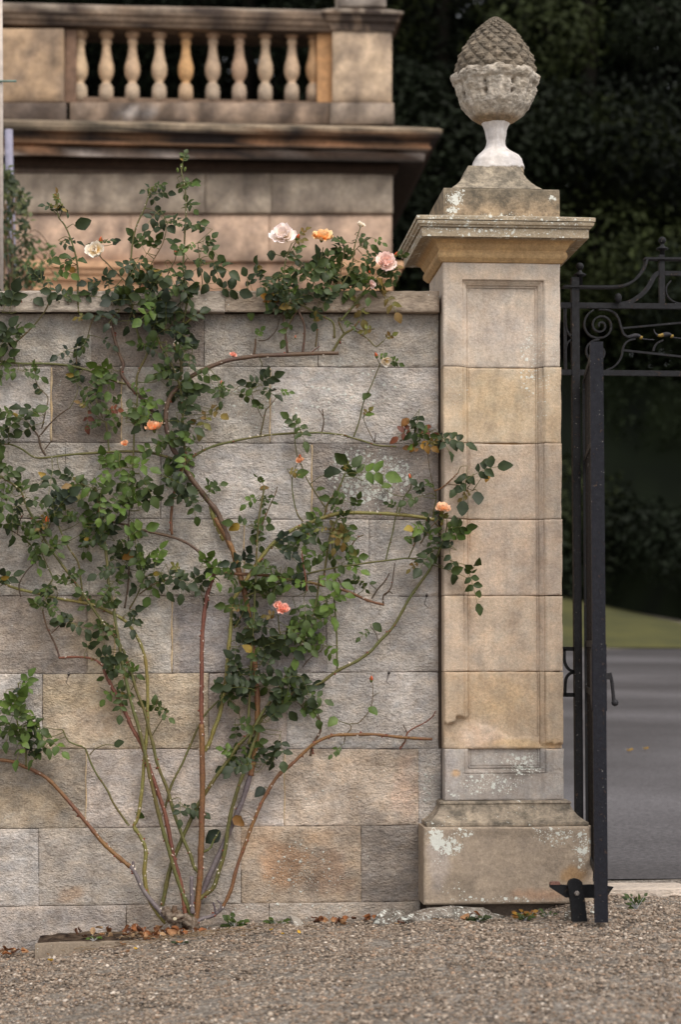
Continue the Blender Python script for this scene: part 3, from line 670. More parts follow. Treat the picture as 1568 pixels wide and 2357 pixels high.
def scr(name, pts2, t=.0065, w=.017):
    b = ironmb(); flatbar(b, [g5(x, y) for x, y in pts2], t, w); return b.build(name, M_iron, over)
def cr2(pts, n=8): return [(v.x, v.z) for v in arc_pts([(x, 0, y) for x, y in pts], n)]
spiral = scroll(640, 1085, 145, 12, math.radians(-110), 1.9, 1)
scr('scroll', cr2([(560, 905), (500, 950), (462, 1020), (455, 1090), (475, 1150), (520, 1200), (590, 1228)], 8)+spiral[3:])
spiral = scroll(600, 1390, 145, 12, math.radians(80), 1.7, 1)
scr('scroll', [(x, y) for x, y in spiral])
scr('scroll', cr2([(620, 900), (720, 905), (800, 940), (850, 1010), (880, 1110), (915, 1190), (980, 1222)], 8))
scr('scroll', cr2([(705, 1598), (790, 1560), (850, 1500), (885, 1430), (895, 1368), (920, 1300), (970, 1255), (1040, 1240)], 8))
scr('scroll', cr2([(1250, 1380), (1262, 1330), (1300, 1280), (1360, 1255)], 8))
scr('slanted_bar', [(895, 1115), (2300, 985)], .007, .012); scr('slanted_bar', [(895, 1368), (2300, 1520)], .008, .012)
scr('scroll', cr2([(1450, 570), (1400, 640), (1400, 720), (1450, 790), (1540, 830), (1700, 838)], 8), .0055)
scr('scroll', cr2([(240, 890), (240, 1020), (252, 1130), (290, 1195), (350, 1222)], 8)); scr('scroll', cr2([(345, 1240), (280, 1262), (248, 1320), (240, 1400), (240, 1590)], 8))
b = ironmb(); a_ = gp(1302, 880); z_ = gp(1302, 706); b.box(a_.x-.006, a_.x+.006, GY-.006, GY+.006, gp(1302, 860).z, z_.z); b.build('upright', M_iron, over)
LICHY = srgb(128, 104, 48)
for k, (x0, y0) in enumerate(((900, 1140), (1255, 1125), (1610, 1110))):
    b = ironmb(srgb(44, 42, 46))
    pts = cr2([(x0, y0), (x0+15, y0+45), (x0+60, y0+75), (x0+140, y0+60), (x0+190, y0+65), (x0+225, y0+95), (x0+290, y0+105), (x0+360, y0+108)], 6)
    cols = lambda t: LICHY if (.6 < t < .7 or (k and .25 < t < .38)) else srgb(44, 42, 46)
    b.tube([g5(x, y) for x, y in pts], lambda t: .002+.007*math.exp(-((t-.42)/.2)**2)+.006*math.exp(-((t-.66)/.03)**2), 10, cols); b.build('leaf_spike', M_iron, over)
# bracket of two bows between the pier and the post
def g8(x, y): return gp(1003.5+.36*x, 1317+.36*y, GY)
b = ironmb(IRON2)
flatbar(b, [g8(790, 488), g8(900, 490)], .016, .012); flatbar(b, [g8(790, 783), g8(900, 783)], .016, .012)
flatbar(b, arc_pts([g8(822, 490), g8(822, 560), g8(835, 600), g8(862, 627), g8(900, 632)], 6), .011, .012)
flatbar(b, arc_pts([g8(900, 640), g8(862, 645), g8(836, 672), g8(828, 715), g8(826, 783)], 6), .011, .012)
b.build('wall_bracket', M_iron, over)
# open leaf, hinged on the post and standing towards the camera
A = gp(1352, 1500); A.y = GY-.02; Bn = P(1379, 1500, -.71)
leaf = empty('open_gate_leaf', (A.x, A.y, 0), 'narrow black iron gate leaf standing open edge-on, with a ring latch, between pier and drive', 'gate')
hd = Vector((Bn.x-A.x, Bn.y-A.y, 0)); Lh = hd.length; hn = hd.normalized(); sd = Vector((hn.y, -hn.x, 0))
zt = P(1379, 789, -.71).z; zbm = .018
def lp(t, off, z): q = Vector((A.x, A.y, 0))+hn*(t*Lh)+sd*off; q.z = z; return q
b = ironmb(srgb(19, 19, 27)); b.obox(lp(1, 0, zbm), lp(1, 0, zt), .046, .046, up=(hn.x, hn.y, 0)); b.build('latch_stile', M_iron, leaf)
b = ironmb(IRON2); b.obox(lp(0, 0, .06), lp(0, 0, zt-.01), .03, .03, up=(hn.x, hn.y, 0)); b.build('hinge_stile', M_iron, leaf)
for z, h in ((zt-.012, .022), (zt-.33, .022), (.98, .024), (.80, .024), (.16, .03)):
    b = ironmb(IRON2); b.obox(lp(.03, 0, z), lp(.975, 0, z), .022, h); b.build('rail', M_iron, leaf)
for k in range(11):
    b = ironmb(lerp(IRON2, srgb(92, 74, 58), .15 if k % 2 else .0)); t = .085+k*.082
    b.tube([lp(t, 0, .17), lp(t, 0, zt-.02)], .0085, 6); b.build('bar', M_iron, leaf)
b = ironmb(srgb(22, 21, 28)); z0, z1 = P(1380, 1635, -.7).z, P(1380, 1483, -.7).z
pl = [(.0, z0), (-.14, z0+.03), (-.16, z0+.09), (-.16, z1-.09), (-.14, z1-.03), (0, z1)]
for s in (-.0255, .0255): [b.vert(lp(1, 0, z)+hn*(a+.02)+sd*s) for a, z in pl]
n = len(pl); b.smooth = False; b.face(*range(n)); b.face(*range(2*n-1, n-1, -1))
for k in range(n): b.face(k, (k+1)%n, n+(k+1)%n, n+k)
b.build('lock_plate', M_iron, leaf)
b = ironmb(srgb(34, 32, 34)); zc = P(1400, 1556, -.7).z
b.obox(lp(1, 0, zc)+hn*.01-sd*0, lp(1, 0, zc)+hn*.01-sd*.04, .022, .022)
r0 = lp(1, -.036, zc)+hn*.01; m_ = .0015
b.tube(arc_pts([r0+Vector((0, 0, .012)), r0+Vector((.008, 0, -.02)), r0+Vector((.012, 0, -.06)), r0+Vector((.014, 0, -.085))], 6), lambda t: .0075-.0015*math.sin(t*3), 10)
c = r0+Vector((.018, 0, -.092)); b.lathe([(.002, c.z-.012), (.010, c.z-.008), (.013, c.z), (.010, c.z+.009), (.002, c.z+.013)], c.x, c.y, 12)
b.build('latch_handle', M_iron, leaf)
# hold-back catch on the ground
HY = -.62
hb = P(1330, 2118, HY); hold = empty('gate_holdback', (hb.x, HY, 0), 'black iron pivoting gate catch with a bolt, low at the foot of the open leaf', 'gate catch')
def hq(x, y): return P(784+.5*x, 1756+.5*y, HY)
b = ironmb(IRON2)
def slab(b, pts, Y0, Y1):
    k = len(b.v); n = len(pts); o = b.smooth; b.smooth = False
    for Yq in (Y0, Y1):
        for p in pts: b.vert((p.x, Yq, p.z))
    b.face(*range(k, k+n)); b.face(*range(k+2*n-1, k+n-1, -1))
    for i in range(n): b.face(k+i, k+n+i, k+n+(i+1)%n, k+(i+1)%n)
    b.smooth = o
slab(b, [hq(x, y) for x, y in ((1045, 560), (1050, 543), (1062, 533), (1080, 529), (1098, 534), (1110, 545), (1114, 562), (1122, 620), (1134, 726), (1066, 728), (1058, 640))][::-1], HY-.012, HY+.012); b.build('stand', M_iron, hold)
b = ironmb(IRON2); slab(b, [hq(x, y) for x, y in ((968, 562), (1010, 560), (1060, 566), (1160, 561), (1230, 567), (1262, 572), (1250, 588), (1228, 622), (1110, 622), (1040, 620), (985, 585), (969, 574))][::-1], HY+.013, HY+.031); b.build('catch_arm', M_iron, hold)
b = ironmb(srgb(110, 78, 68)); slab(b, [hq(x, y) for x, y in ((970, 556), (974, 549), (1012, 548), (1016, 556), (1015, 561), (970, 561))][::-1], HY+.010, HY+.036); b.build('worn_tip', M_iron, hold)
b = ironmb(srgb(120, 112, 106)); c = hq(1085, 596); b.smooth = False
ring = [[b.vert((c.x+r*math.cos(a), Yq, c.z+r*math.sin(a))) for a in np.linspace(0, 2*math.pi, 7)[:-1]] for r, Yq in ((.0095, HY-.012), (.0095, HY-.018), (.006, HY-.020))]
for j in range(2):
    for k in range(6): b.face(ring[j][k], ring[j+1][k], ring[j+1][(k+1)%6], ring[j][(k+1)%6])
b.face(*ring[2][::-1]); b.build('bolt', M_iron, hold)
# ------------------------------------------------------------------ climbing rose
base = P(410, 2135, .02)
rose = empty('climbing_rose', (base.x, .03, base.z), 'climbing rose with thorny red and green canes, leaves and peach blossoms, trained against the wall', 'rose bush')
CC = {'red': (srgb(122, 76, 56), srgb(92, 50, 42)), 'grn': (srgb(96, 84, 44), srgb(90, 94, 50)), 'ylw': (srgb(126, 108, 54), srgb(116, 114, 62)), 'org': (srgb(126, 92, 50), srgb(106, 68, 50)),
      'brn': (srgb(96, 74, 52), srgb(84, 62, 54)), 'gry': (srgb(118, 108, 106), srgb(96, 84, 88)), 'twg': (srgb(84, 80, 46), srgb(100, 76, 48)), 'dtw': (srgb(84, 64, 46), srgb(74, 62, 48))}
# frame letter, colour, radius start / end in pixels, out from the wall (m) start / end, thorns, points
CANES = [
 ('e', 'gry', 7, 6, .03, .03, 8, [(890,745),(915,640),(950,550),(1000,440),(1060,300),(1115,170),(1155,50)]),
 ('c', 'org', 6.5, 6, .03, .02, 4, [(1445,1480),(1462,1380),(1475,1260),(1482,1080),(1470,900),(1450,720),(1432,560),(1403,420),(1378,330),(1345,210),(1300,110),(1240,0)]),
 ('a', 'brn', 6.5, 4.5, .02, .05, 26, [(1325,1580),(1290,1470),(1250,1380),(1180,1290),(1090,1170),(1045,1090),(985,1000),(960,900),(955,800),(985,710),(1050,640),(1150,570),(1300,510),(1450,485),(1568,478),(1800,468),(1950,465)]),
 ('a', 'ylw', 6, 5, .01, .02, 8, [(1290,1540),(1250,1460),(1225,1390),(1215,1330)]),
 ('e', 'org', 7.5, 6, .05, .05, 22, [(895,740),(905,690),(918,550),(925,400),(930,200),(932,0),(928,-180)]),
 ('c', 'red', 5, 4.5, .05, .04, 30, [(1167,1300),(1160,1200),(1160,1000),(1160,800),(1168,620),(1190,470),(1225,345),(1235,320)]),
 ('c', 'brn', 2.6, 3.6, .02, .04, 4, [(640,20),(720,40),(800,65),(880,85),(990,110),(1100,160),(1180,230),(1222,300),(1235,322)]),
 ('c', 'org', 3.6, 3, .04, .03, 10, [(1235,320),(1300,318),(1420,325),(1568,335),(1631,350),(1751,368),(1861,390),(1951,408),(2051,445),(2131,480),(2211,500)]),
 ('d', 'dtw', 2, 1.3, .02, .03, 2, [(728,465),(760,415),(800,370),(830,318)]),
 ('d', 'dtw', 2, 1.2, .02, .03, 3, [(795,505),(800,445),(830,420),(848,370),(860,262)]), ('d', 'dtw', 1.6, 1.2, .02, .03, 2, [(805,445),(830,425),(850,440)]),
 ('d', 'dtw', 2, 1.3, .02, .03, 2, [(580,420),(545,370),(520,320),(505,280)]),
 ('c', 'ylw', 4.8, 4, .04, .05, 34, [(1178,1340),(1210,1280),(1235,1210),(1265,1120),(1290,1000),(1305,880),(1318,740),(1332,600),(1345,480),(1400,390),(1450,310),(1500,230),(1571,150),(1671,80),(1741,45),(1861,0),(1951,-25),(2071,-30),(2191,-25),(2311,-17),(2411,-5),(2501,10)]),
 ('e', 'grn', 5, 4, .02, .05, 14, [(748,655),(757,610),(780,500),(815,400),(865,285),(920,180),(980,80),(1040,0),(1092,-76),(1155,-140),(1222,-218)]),
 ('d', 'grn', 4, 3, .05, .05, 16, [(40,1210),(100,1150),(170,1090),(250,1020),(330,985),(430,950),(530,880),(640,825),(720,770),(770,710),(830,650),(880,580),(930,490),(960,440),(1010,370),(1060,300),(1110,210),(1150,120)]),
 ('e', 'grn', 5, 4, .05, .06, 22, [(915,625),(950,600),(985,565),(1010,490),(1035,400),(1050,300),(1070,200),(1100,100),(1130,20),(1160,-70),(1190,-160)]),
 ('d', 'grn', 3.8, 2, .06, .09, 12, [(20,1300),(70,1170),(150,1050),(240,900),(300,780),(350,660),(400,520),(420,400),(428,330)]),
 ('d', 'red', 2, 1.4, .10, .12, 6, [(358,420),(348,350),(332,260),(325,190)]),
 ('c', 'ylw', 3.2, 4, .02, .05, 22, [(-20,345),(60,395),(200,430),(320,460),(480,490),(560,510),(650,550),(730,600),(790,690),(830,790),(845,900),(850,1050),(850,1170),(840,1300),(828,1420),(815,1580)]),
 ('e', 'ylw', 4, 5, .05, .04, 26, [(655,120),(635,250),(620,290),(645,335),(670,400),(665,500),(680,600),(720,680),(765,735)]),
 ('c', 'grn', 1.6, 2.8, .02, .04, 6, [(358,1215),(390,1280),(440,1305),(490,1325),(520,1400),(560,1480),(620,1570),(645,1630),(700,1710),(745,1770)]),
 ('c', 'twg', 1.4, 1, .03, .03, 0, [(515,1365),(535,1340),(553,1325)]),
 ('e', 'red', 5, 4.2, .06, .04, 26, [(858,725),(850,650),(835,560),(800,440),(775,300),(750,200),(710,80),(682,0),(655,-80),(610,-160),(580,-230),(530,-320),(500,-385)]),
 ('c', 'red', 3.4, 2.4, .04, .02, 8, [(625,940),(600,880),(590,850),(530,810),(430,800),(340,805)]),
 ('c', 'brn', 2.6, 1.8, .02, .02, 2, [(343,806),(320,740),(290,670),(262,600),(245,530)]), ('c', 'brn', 1.5, 1, .02, .04, 0, [(295,665),(340,620),(360,575),(350,540)]),
 ('e', 'grn', 5, 3, .06, .06, 40, [(900,745),(880,700),(840,600),(800,480),(770,370),(740,260),(715,160),(690,60),(672,-20),(640,-150),(610,-260),(570,-420),(552,-520),(527,-680),(502,-820),(492,-920),(477,-1040),(468,-1110),(451,-1210),(440,-1260)]),
 ('e', 'grn', 4.2, 2.4, .05, .05, 38, [(915,500),(895,480),(875,420),(840,340),(800,220),(770,120),(725,0),(705,-90),(685,-160),(662,-250),(630,-330),(600,-430),(560,-530),(512,-600),(448,-680),(400,-750),(344,-830),(272,-930),(216,-1010),(168,-1100),(120,-1190),(90,-1260),(0,-1320)]),
 ('e', 'grn', 2.8, 2, .02, .02, 6, [(748,240),(755,220),(790,100),(840,0),(870,-70),(920,-180),(960,-240),(1010,-290)]),
 ('e', 'org', 3.8, 4.8, .02, .05, 26, [(-30,-18),(60,-8),(100,10),(160,35),(230,80),(310,170),(380,250),(450,340),(520,410),(600,475)]),
 ('e', 'gry', 4.6, 6, .05, .05, 18, [(598,470),(625,510),(660,580),(710,650),(755,700),(790,730)]), ('e', 'gry', 3, 3, .05, .05, 0, [(625,505),(615,475),(612,450)]),
 ('e', 'org', 4.2, 3.4, .06, .02, 46, [(1020,670),(1060,590),(1090,480),(1130,370),(1170,260),(1220,150),(1280,60),(1350,0),(1389,-40),(1451,-92),(1529,-127),(1629,-132),(1729,-132),(1829,-122),(1910,-116),(1990,-112)]),
 ('e', 'gry', 5, 4.2, .06, .06, 10, [(905,735),(930,715),(980,700),(1030,660)]), ('e', 'gry', 2.4, 2, .07, .08, 0, [(990,690),(985,660),(978,640)]), ('e', 'gry', 2.4, 1.6, .07, .08, 0, [(1010,680),(1018,650),(1000,630)]),
 ('d', 'brn', 3.4, 2.6, .02, .03, 8, [(375,1370),(400,1290),(432,1230),(428,1165)]), ('d', 'twg', 1.8, 1.2, .03, .04, 2, [(430,1170),(400,1130),(365,1120),(300,1060)]), ('d', 'twg', 1.6, 1, .03, .04, 0, [(430,1165),(420,1135),(405,1110)]),
 ('d', 'red', 2, 1.3, .02, .03, 4, [(890,1332),(920,1290),(935,1240),(970,1210),(1030,1180),(1080,1140),(1096,1110)]), ('d', 'dtw', 1.5, .9, .02, .03, 2, [(935,1240),(922,1215),(910,1190)]), ('d', 'dtw', 1.4, .8, .02, .03, 2, [(895,1330),(905,1300),(925,1280)]),
 ('d', 'twg', 1.3, .8, .02, .03, 0, [(570,1290),(580,1250),(610,1210),(605,1185),(650,1180),(700,1130),(725,1085),(735,1020),(733,950)]), ('d', 'twg', .9, .6, .02, .03, 0, [(735,1030),(750,1015),(775,1005)]), ('d', 'twg', .9, .6, .02, .03, 0, [(580,1250),(572,1270),(570,1300)]),
 ('e', 'gry', 5.6, 4.6, .07, .07, 8, [(888,690),(884,640),(882,520)]),
 ('e', 'brn', 5.5, 5.5, .09, .08, 0, [(805,740),(805,700),(806,655)]),
 # upper part
 ('a', 'grn', 2.6, 3.2, .02, .02, 16, [(-20,505),(105,525),(250,525),(380,535),(500,560),(600,600),(680,630),(735,642)]),
 ('a', 'brn', 4.6, 3.4, .02, .02, 12, [(890,822),(840,750),(780,690),(735,640),(700,580),(712,530),(680,450),(650,350),(640,280),(660,200)]),
 ('a', 'grn', 1.8, 3.6, .02, .03, 18, [(-20,985),(60,990),(130,1020),(200,1065),(280,1065),(400,1050),(550,1038),(700,1030),(850,1035),(960,1060),(1050,1100)]),
 ('a', 'grn', 3.2, 2, .03, .02, 22, [(1070,1100),(1130,1050),(1230,1000),(1330,975),(1420,955),(1561,935),(1711,925),(1851,925),(1971,935),(2071,965),(2171,995),(2281,1002)]),
 ('a', 'org', 3.6, 3, .03, .03, 8, [(1055,1105),(1030,1180),(1000,1280),(985,1400),(990,1510)]),
 ('a', 'brn', 2.6, 3, .03, .03, 10, [(100,225),(180,200),(300,190),(450,192),(575,208),(640,240)]),
 ('a', 'grn', 4, 2.8, .03, .02, 10, [(1040,620),(1045,520),(1010,440),(1030,350),(1100,270),(1180,230),(1280,195),(1400,180),(1520,178),(1600,182)]),
 ('a', 'grn', 3.4, 1.8, .02, .08, 8, [(1065,1090),(1060,1000),(1052,850),(1045,700),(1000,560),(930,430),(880,300)]),
 ('f', 'grn', 2.6, 1.5, .06, .08, 16, [(838,1500),(862,1380),(845,1250),(848,1150),(855,1000),(852,880),(838,800),(838,765)]),
 ('f', 'grn', 2.6, 1.4, .05, .08, 10, [(640,1560),(600,1380),(590,1290),(605,1180),(625,1050),(665,960),(690,890),(700,868)]),
 ('f', 'grn', 2.6, 1.4, .04, .08, 16, [(363,1440),(360,1380),(355,1220),(335,1130),(300,1040),(270,1000),(262,935)]), ('f', 'grn', 1.2, .9, .06, .07, 0, [(275,1000),(285,975),(283,950)]), ('f', 'grn', 1.2, .9, .06, .07, 0, [(265,990),(240,965),(235,945)]),
 ('f', 'twg', 1.8, 1.3, .06, .09, 2, [(620,1330),(580,1300),(530,1250),(490,1210),(462,1180),(460,1125)]),
 ('f', 'twg', 1.4, 1, .08, .09, 0, [(745,1330),(780,1250),(805,1200),(810,1175)]), ('f', 'twg', 1.4, 1, .07, .09, 0, [(640,1330),(700,1210),(750,1120),(770,1030)]),
 ('f', 'twg', 1.2, .8, .08, .1, 0, [(935,1330),(920,1200),(910,1120)]), ('a', 'grn', 2.6, 2.2, .03, .06, 10, [(785,700),(790,590),(845,480),(870,350),(880,270),(930,120),(960,20)]),
 ('a', 'grn', 2.2, 1.8, .03, .05, 10, [(760,1250),(768,1100),(770,950),(785,800),(790,700)]),
 ('b', 'brn', 3, 2, .03, .06, 6, [(240,462),(230,330),(215,200),(200,100),(190,0)]), ('b', 'brn', 3, 2, .03, .06, 6, [(330,468),(342,380),(338,300),(300,200),(290,80)]), ('b', 'brn', 2.2, 1.4, .04, .06, 0, [(232,335),(275,265),(300,220)]),
 ('b', 'grn', 3.4, 2, .03, .06, 10, [(500,462),(560,365),(620,325),(660,270)]), ('b', 'grn', 2.6, 2, .04, .07, 6, [(515,380),(505,290),(440,250),(330,190),(260,140)]), ('b', 'grn', 2.6, 1.6, .04, .07, 8, [(550,280),(620,200),(700,110),(760,60)]), ('b', 'grn', 2.4, 1.6, .04, .07, 4, [(570,350),(540,290),(545,262)]),
 ('b', 'grn', 2, 1.2, .04, .05, 4, [(620,325),(700,380),(750,425),(798,392)]), ('b', 'brn', 1.6, 1, .05, .06, 0, [(610,310),(680,335),(748,325)]), ('b', 'brn', 2.6, 2, .03, .04, 2, [(45,488),(58,430),(60,380)]), ('b', 'dtw', 1.5, 1.1, .03, .04, 0, [(75,395),(130,385),(180,330),(195,270)]), ('b', 'twg', 2, 1.6, .03, .05, 4, [(405,430),(412,370),(410,300)]), ('b', 'red', 1.4, 1, .03, .03, 0, [(365,470),(395,450),(430,425)]),
 ('f', 'grn', 1.8, 1.2, .06, .1, 6, [(1325,1440),(1320,1380),(1310,1250),(1322,1180),(1345,1120)]), ('f', 'twg', 1.2, .9, .08, .1, 0, [(1322,1180),(1360,1120),(1378,1095)]), ('f', 'grn', 1.7, 1.2, .06, .1, 6, [(1400,1400),(1445,1300),(1470,1220),(1488,1140)]), ('f', 'twg', 1.2, .9, .07, .09, 0, [(1440,1260),(1380,1200),(1340,1160)]),
 ('g', 'grn', 2, 1.1, .06, .1, 8, [(-60,1400),(0,1320),(50,1240),(62,1150),(80,1085),(95,1040)]), ('g', 'grn', 1.8, 1.1, .06, .1, 6, [(60,1400),(130,1320),(190,1260),(212,1240)]), ('g', 'twg', 1.1, .9, .08, .1, 0, [(200,1255),(235,1215),(252,1185)]), ('g', 'twg', 1.1, .9, .08, .1, 0, [(62,1160),(110,1110),(140,1095)]),
 ('f', 'twg', 1.3, 1, .07, .09, 0, [(1560,1330),(1575,1210),(1590,1150)]),
 # stems on the wall
 ('a', 'dtw', 2.4, 1.6, .03, .04, 4, [(85,515),(70,420),(0,385)]), ('a', 'twg', 2, 1.4, .04, .05, 2, [(75,415),(150,350),(220,280),(270,200),(290,150)]), ('a', 'twg', 1.5, 1.1, .03, .04, 0, [(440,530),(445,460),(490,410),(520,310),(540,250)]),
 ('a', 'dtw', 2.8, 1.6, .03, .05, 4, [(265,1055),(235,1000),(218,940),(180,890)]), ('a', 'dtw', 2, 1.2, .03, .04, 2, [(225,945),(290,870),(345,820),(400,785)]), ('a', 'dtw', 1.6, 1.1, .03, .04, 2, [(250,1030),(300,965)]), ('a', 'twg', 1.3, .9, .04, .05, 0, [(240,900),(262,800),(275,720),(230,670),(205,620),(205,580)]),
 ('a', 'grn', 2.2, 1.8, .03, .04, 2, [(628,1035),(620,950),(612,860)]), ('a', 'twg', 1.2, .9, .03, .05, 0, [(612,865),(560,830),(510,780)]), ('a', 'twg', 1.4, .9, .03, .05, 2, [(590,840),(570,760),(575,680),(595,620)]), ('a', 'twg', 1, .8, .03, .05, 0, [(600,850),(620,800),(650,770)]),
 ('b', 'twg', 2, 1.4, .02, .03, 2, [(88,932),(105,850),(122,785)]), ('b', 'twg', 1, .8, .03, .04, 0, [(100,840),(55,750),(30,670)]), ('b', 'twg', 1, .8, .03, .04, 0, [(122,790),(165,740),(190,700)]), ('b', 'dtw', 1.8, 1.3, .02, .03, 0, [(440,925),(452,860),(445,785)]), ('b', 'dtw', 1.2, .9, .03, .03, 0, [(448,825),(420,785)]),
 ('b', 'grn', 1.8, 1, .02, .05, 4, [(625,945),(655,860),(680,750),(715,670),(750,590),(780,520),(800,500)]), ('b', 'twg', 1, .7, .04, .05, 0, [(775,530),(762,500),(755,480)]), ('b', 'twg', 1.1, .9, .02, .03, 0, [(745,980),(700,890),(680,840)]), ('b', 'dtw', 1.4, 1, .02, .03, 0, [(745,980),(752,925)]),
 ('b', 'grn', 1.2, 1, .03, .05, 0, [(300,1060),(290,1000),(283,920),(295,860)]), ('b', 'grn', 1.8, 1.2, .03, .05, 2, [(462,1350),(400,1260),(350,1180),(325,1110),(305,1075)]), ('b', 'grn', 1.8, 1.1, .03, .05, 2, [(335,1435),(295,1370),(270,1200),(300,1100)]), ('b', 'twg', 1, .7, .03, .05, 0, [(270,1190),(240,1130)]),
 ('b', 'dtw', 2, 1.2, .02, .04, 2, [(905,965),(920,900),(935,870)]), ('b', 'twg', 1.4, 1, .03, .05, 0, [(890,970),(950,945),(1010,930)]),
 ('b', 'grn', 2.8, 2, .04, .06, 8, [(455,1405),(475,1330),(530,1260),(575,1160)]), ('b', 'grn', 1.6, 1, .03, .05, 2, [(880,1400),(920,1290),(955,1240),(955,1190)]),
 ('d', 'grn', 1.6, 1.5, .03, .04, 2, [(810,245),(840,120),(865,10),(880,-60)]), ('b', 'grn', 1.6, 1.2, .03, .08, 2, [(1150,1490),(1080,1420),(1098,1300),(1090,1255)]), ('b', 'org', 2, 1.4, .08, .12, 4, [(1088,1256),(1130,1240),(1180,1200),(1225,1155)]), ('b', 'twg', 1, .8, .1, .13, 0, [(1170,1218),(1240,1228),(1310,1255)]), ('b', 'twg', .9, .8, .05, .08, 0, [(1088,1250),(1060,1120),(1048,1000)]),
 ('b', 'grn', 1.6, 1.2, .08, .12, 4, [(1140,1560),(1160,1480),(1165,1430)]), ('b', 'twg', 1.6, 1, .06, .08, 0, [(1010,1560),(1060,1480),(1110,1420)]),
 ('d', 'grn', 2.6, 1.8, .05, .05, 6, [(0,455),(130,400),(250,360),(350,325),(500,290),(640,270),(760,252),(860,240),(940,235),(1010,245)]), ('d', 'grn', 1.8, 1.4, .04, .05, 4, [(940,235),(965,180),(985,130)]), ('d', 'twg', 1.4, 1, .04, .05, 0, [(950,235),(1010,225),(1080,190)]), ('d', 'twg', 1.2, .9, .04, .05, 0, [(960,240),(1030,238),(1080,238)]),
 ('d', 'grn', 2.2, 1.8, .03, .04, 6, [(530,870),(528,700),(515,500),(520,380),(510,240),(490,60)]), ('d', 'dtw', 1.4, 1, .02, .03, 0, [(330,860),(370,810),(430,770)]), ('d', 'grn', 1.8, 1.4, .06, .09, 2, [(290,790),(240,740),(200,660),(190,560)]),
 ('d', 'grn', 3, 2, .05, .06, 6, [(15,1200),(30,950),(40,700),(60,400),(65,200),(80,0),(110,-180)]), ('d', 'twg', 1.6, 1.1, .05, .06, 4, [(75,100),(120,-20),(165,-120),(185,-180)]), ('d', 'grn', 2.6, 2, .04, .05, 6, [(450,340),(475,180),(500,60),(540,0)]), ('d', 'twg', 2, 1.2, .03, .05, 4, [(585,220),(610,170),(640,120),(680,100)]),
 ('d', 'twg', 1.4, 1, .03, .05, 0, [(370,230),(345,180),(325,80),(330,20)]), ('d', 'twg', 1.1, .8, .02, .03, 0, [(765,705),(755,670),(735,640)]),
 ('c', 'grn', 2.4, 1.8, .03, .05, 12, [(475,480),(465,360),(450,260),(400,180),(340,60),(320,-40)]), ('c', 'dtw', 2.2, 1.6, .03, .05, 8, [(715,520),(735,400),(745,240),(740,100),(745,-40)]), ('c', 'grn', 2, 1.4, .03, .05, 4, [(745,525),(790,440),(835,340)]), ('c', 'twg', 1.6, 1.1, .04, .05, 0, [(800,440),(870,390),(950,360),(1040,325)]),
 ('c', 'grn', 1.8, 1.2, .03, .05, 4, [(215,430),(300,360),(280,290),(230,180)]), ('c', 'dtw', 1.6, 1.2, .03, .04, 0, [(120,455),(110,380),(150,310),(190,270)]), ('c', 'dtw', 1.8, 1.4, .03, .04, 2, [(180,160),(120,110),(40,60)]), ('c', 'dtw', 1.4, 1.1, .03, .04, 2, [(100,100),(110,30),(135,-20)]), ('c', 'grn', 1.7, 1.2, .04, .06, 2, [(240,140),(265,90),(290,30)]),
 ('c', 'grn', 2, 1.4, .04, .06, 4, [(150,1430),(145,1320),(110,1220),(95,1150),(100,1050),(110,950)]), ('c', 'twg', 1.4, 1, .04, .05, 0, [(140,1290),(90,1250),(70,1200)]), ('c', 'twg', 1.4, 1, .04, .05, 0, [(870,1260),(920,1180),(960,1120)]), ('c', 'twg', 1.2, .8, .04, .05, 0, [(900,1080),(905,1040)]), ('c', 'twg', 1, .8, .02, .03, 0, [(575,975),(640,1010)]), ('c', 'twg', 1.2, .9, .04, .05, 0, [(755,990),(780,940),(783,900)]),
 ('c', 'twg', 1.3, .9, .05, .06, 2, [(1395,1220),(1370,1100),(1340,1060)]), ('c', 'grn', 1.8, 1.2, .05, .06, 3, [(1345,635),(1380,580),(1400,540)]), ('c', 'dtw', 1.2, .8, .03, .04, 0, [(1195,450),(1190,420),(1235,440)]),
 ('e', 'grn', 2.8, 2, .06, .07, 6, [(937,408),(965,390),(985,350),(1000,330)]),
]
KP = (WY-CY)/F
CPTS = []
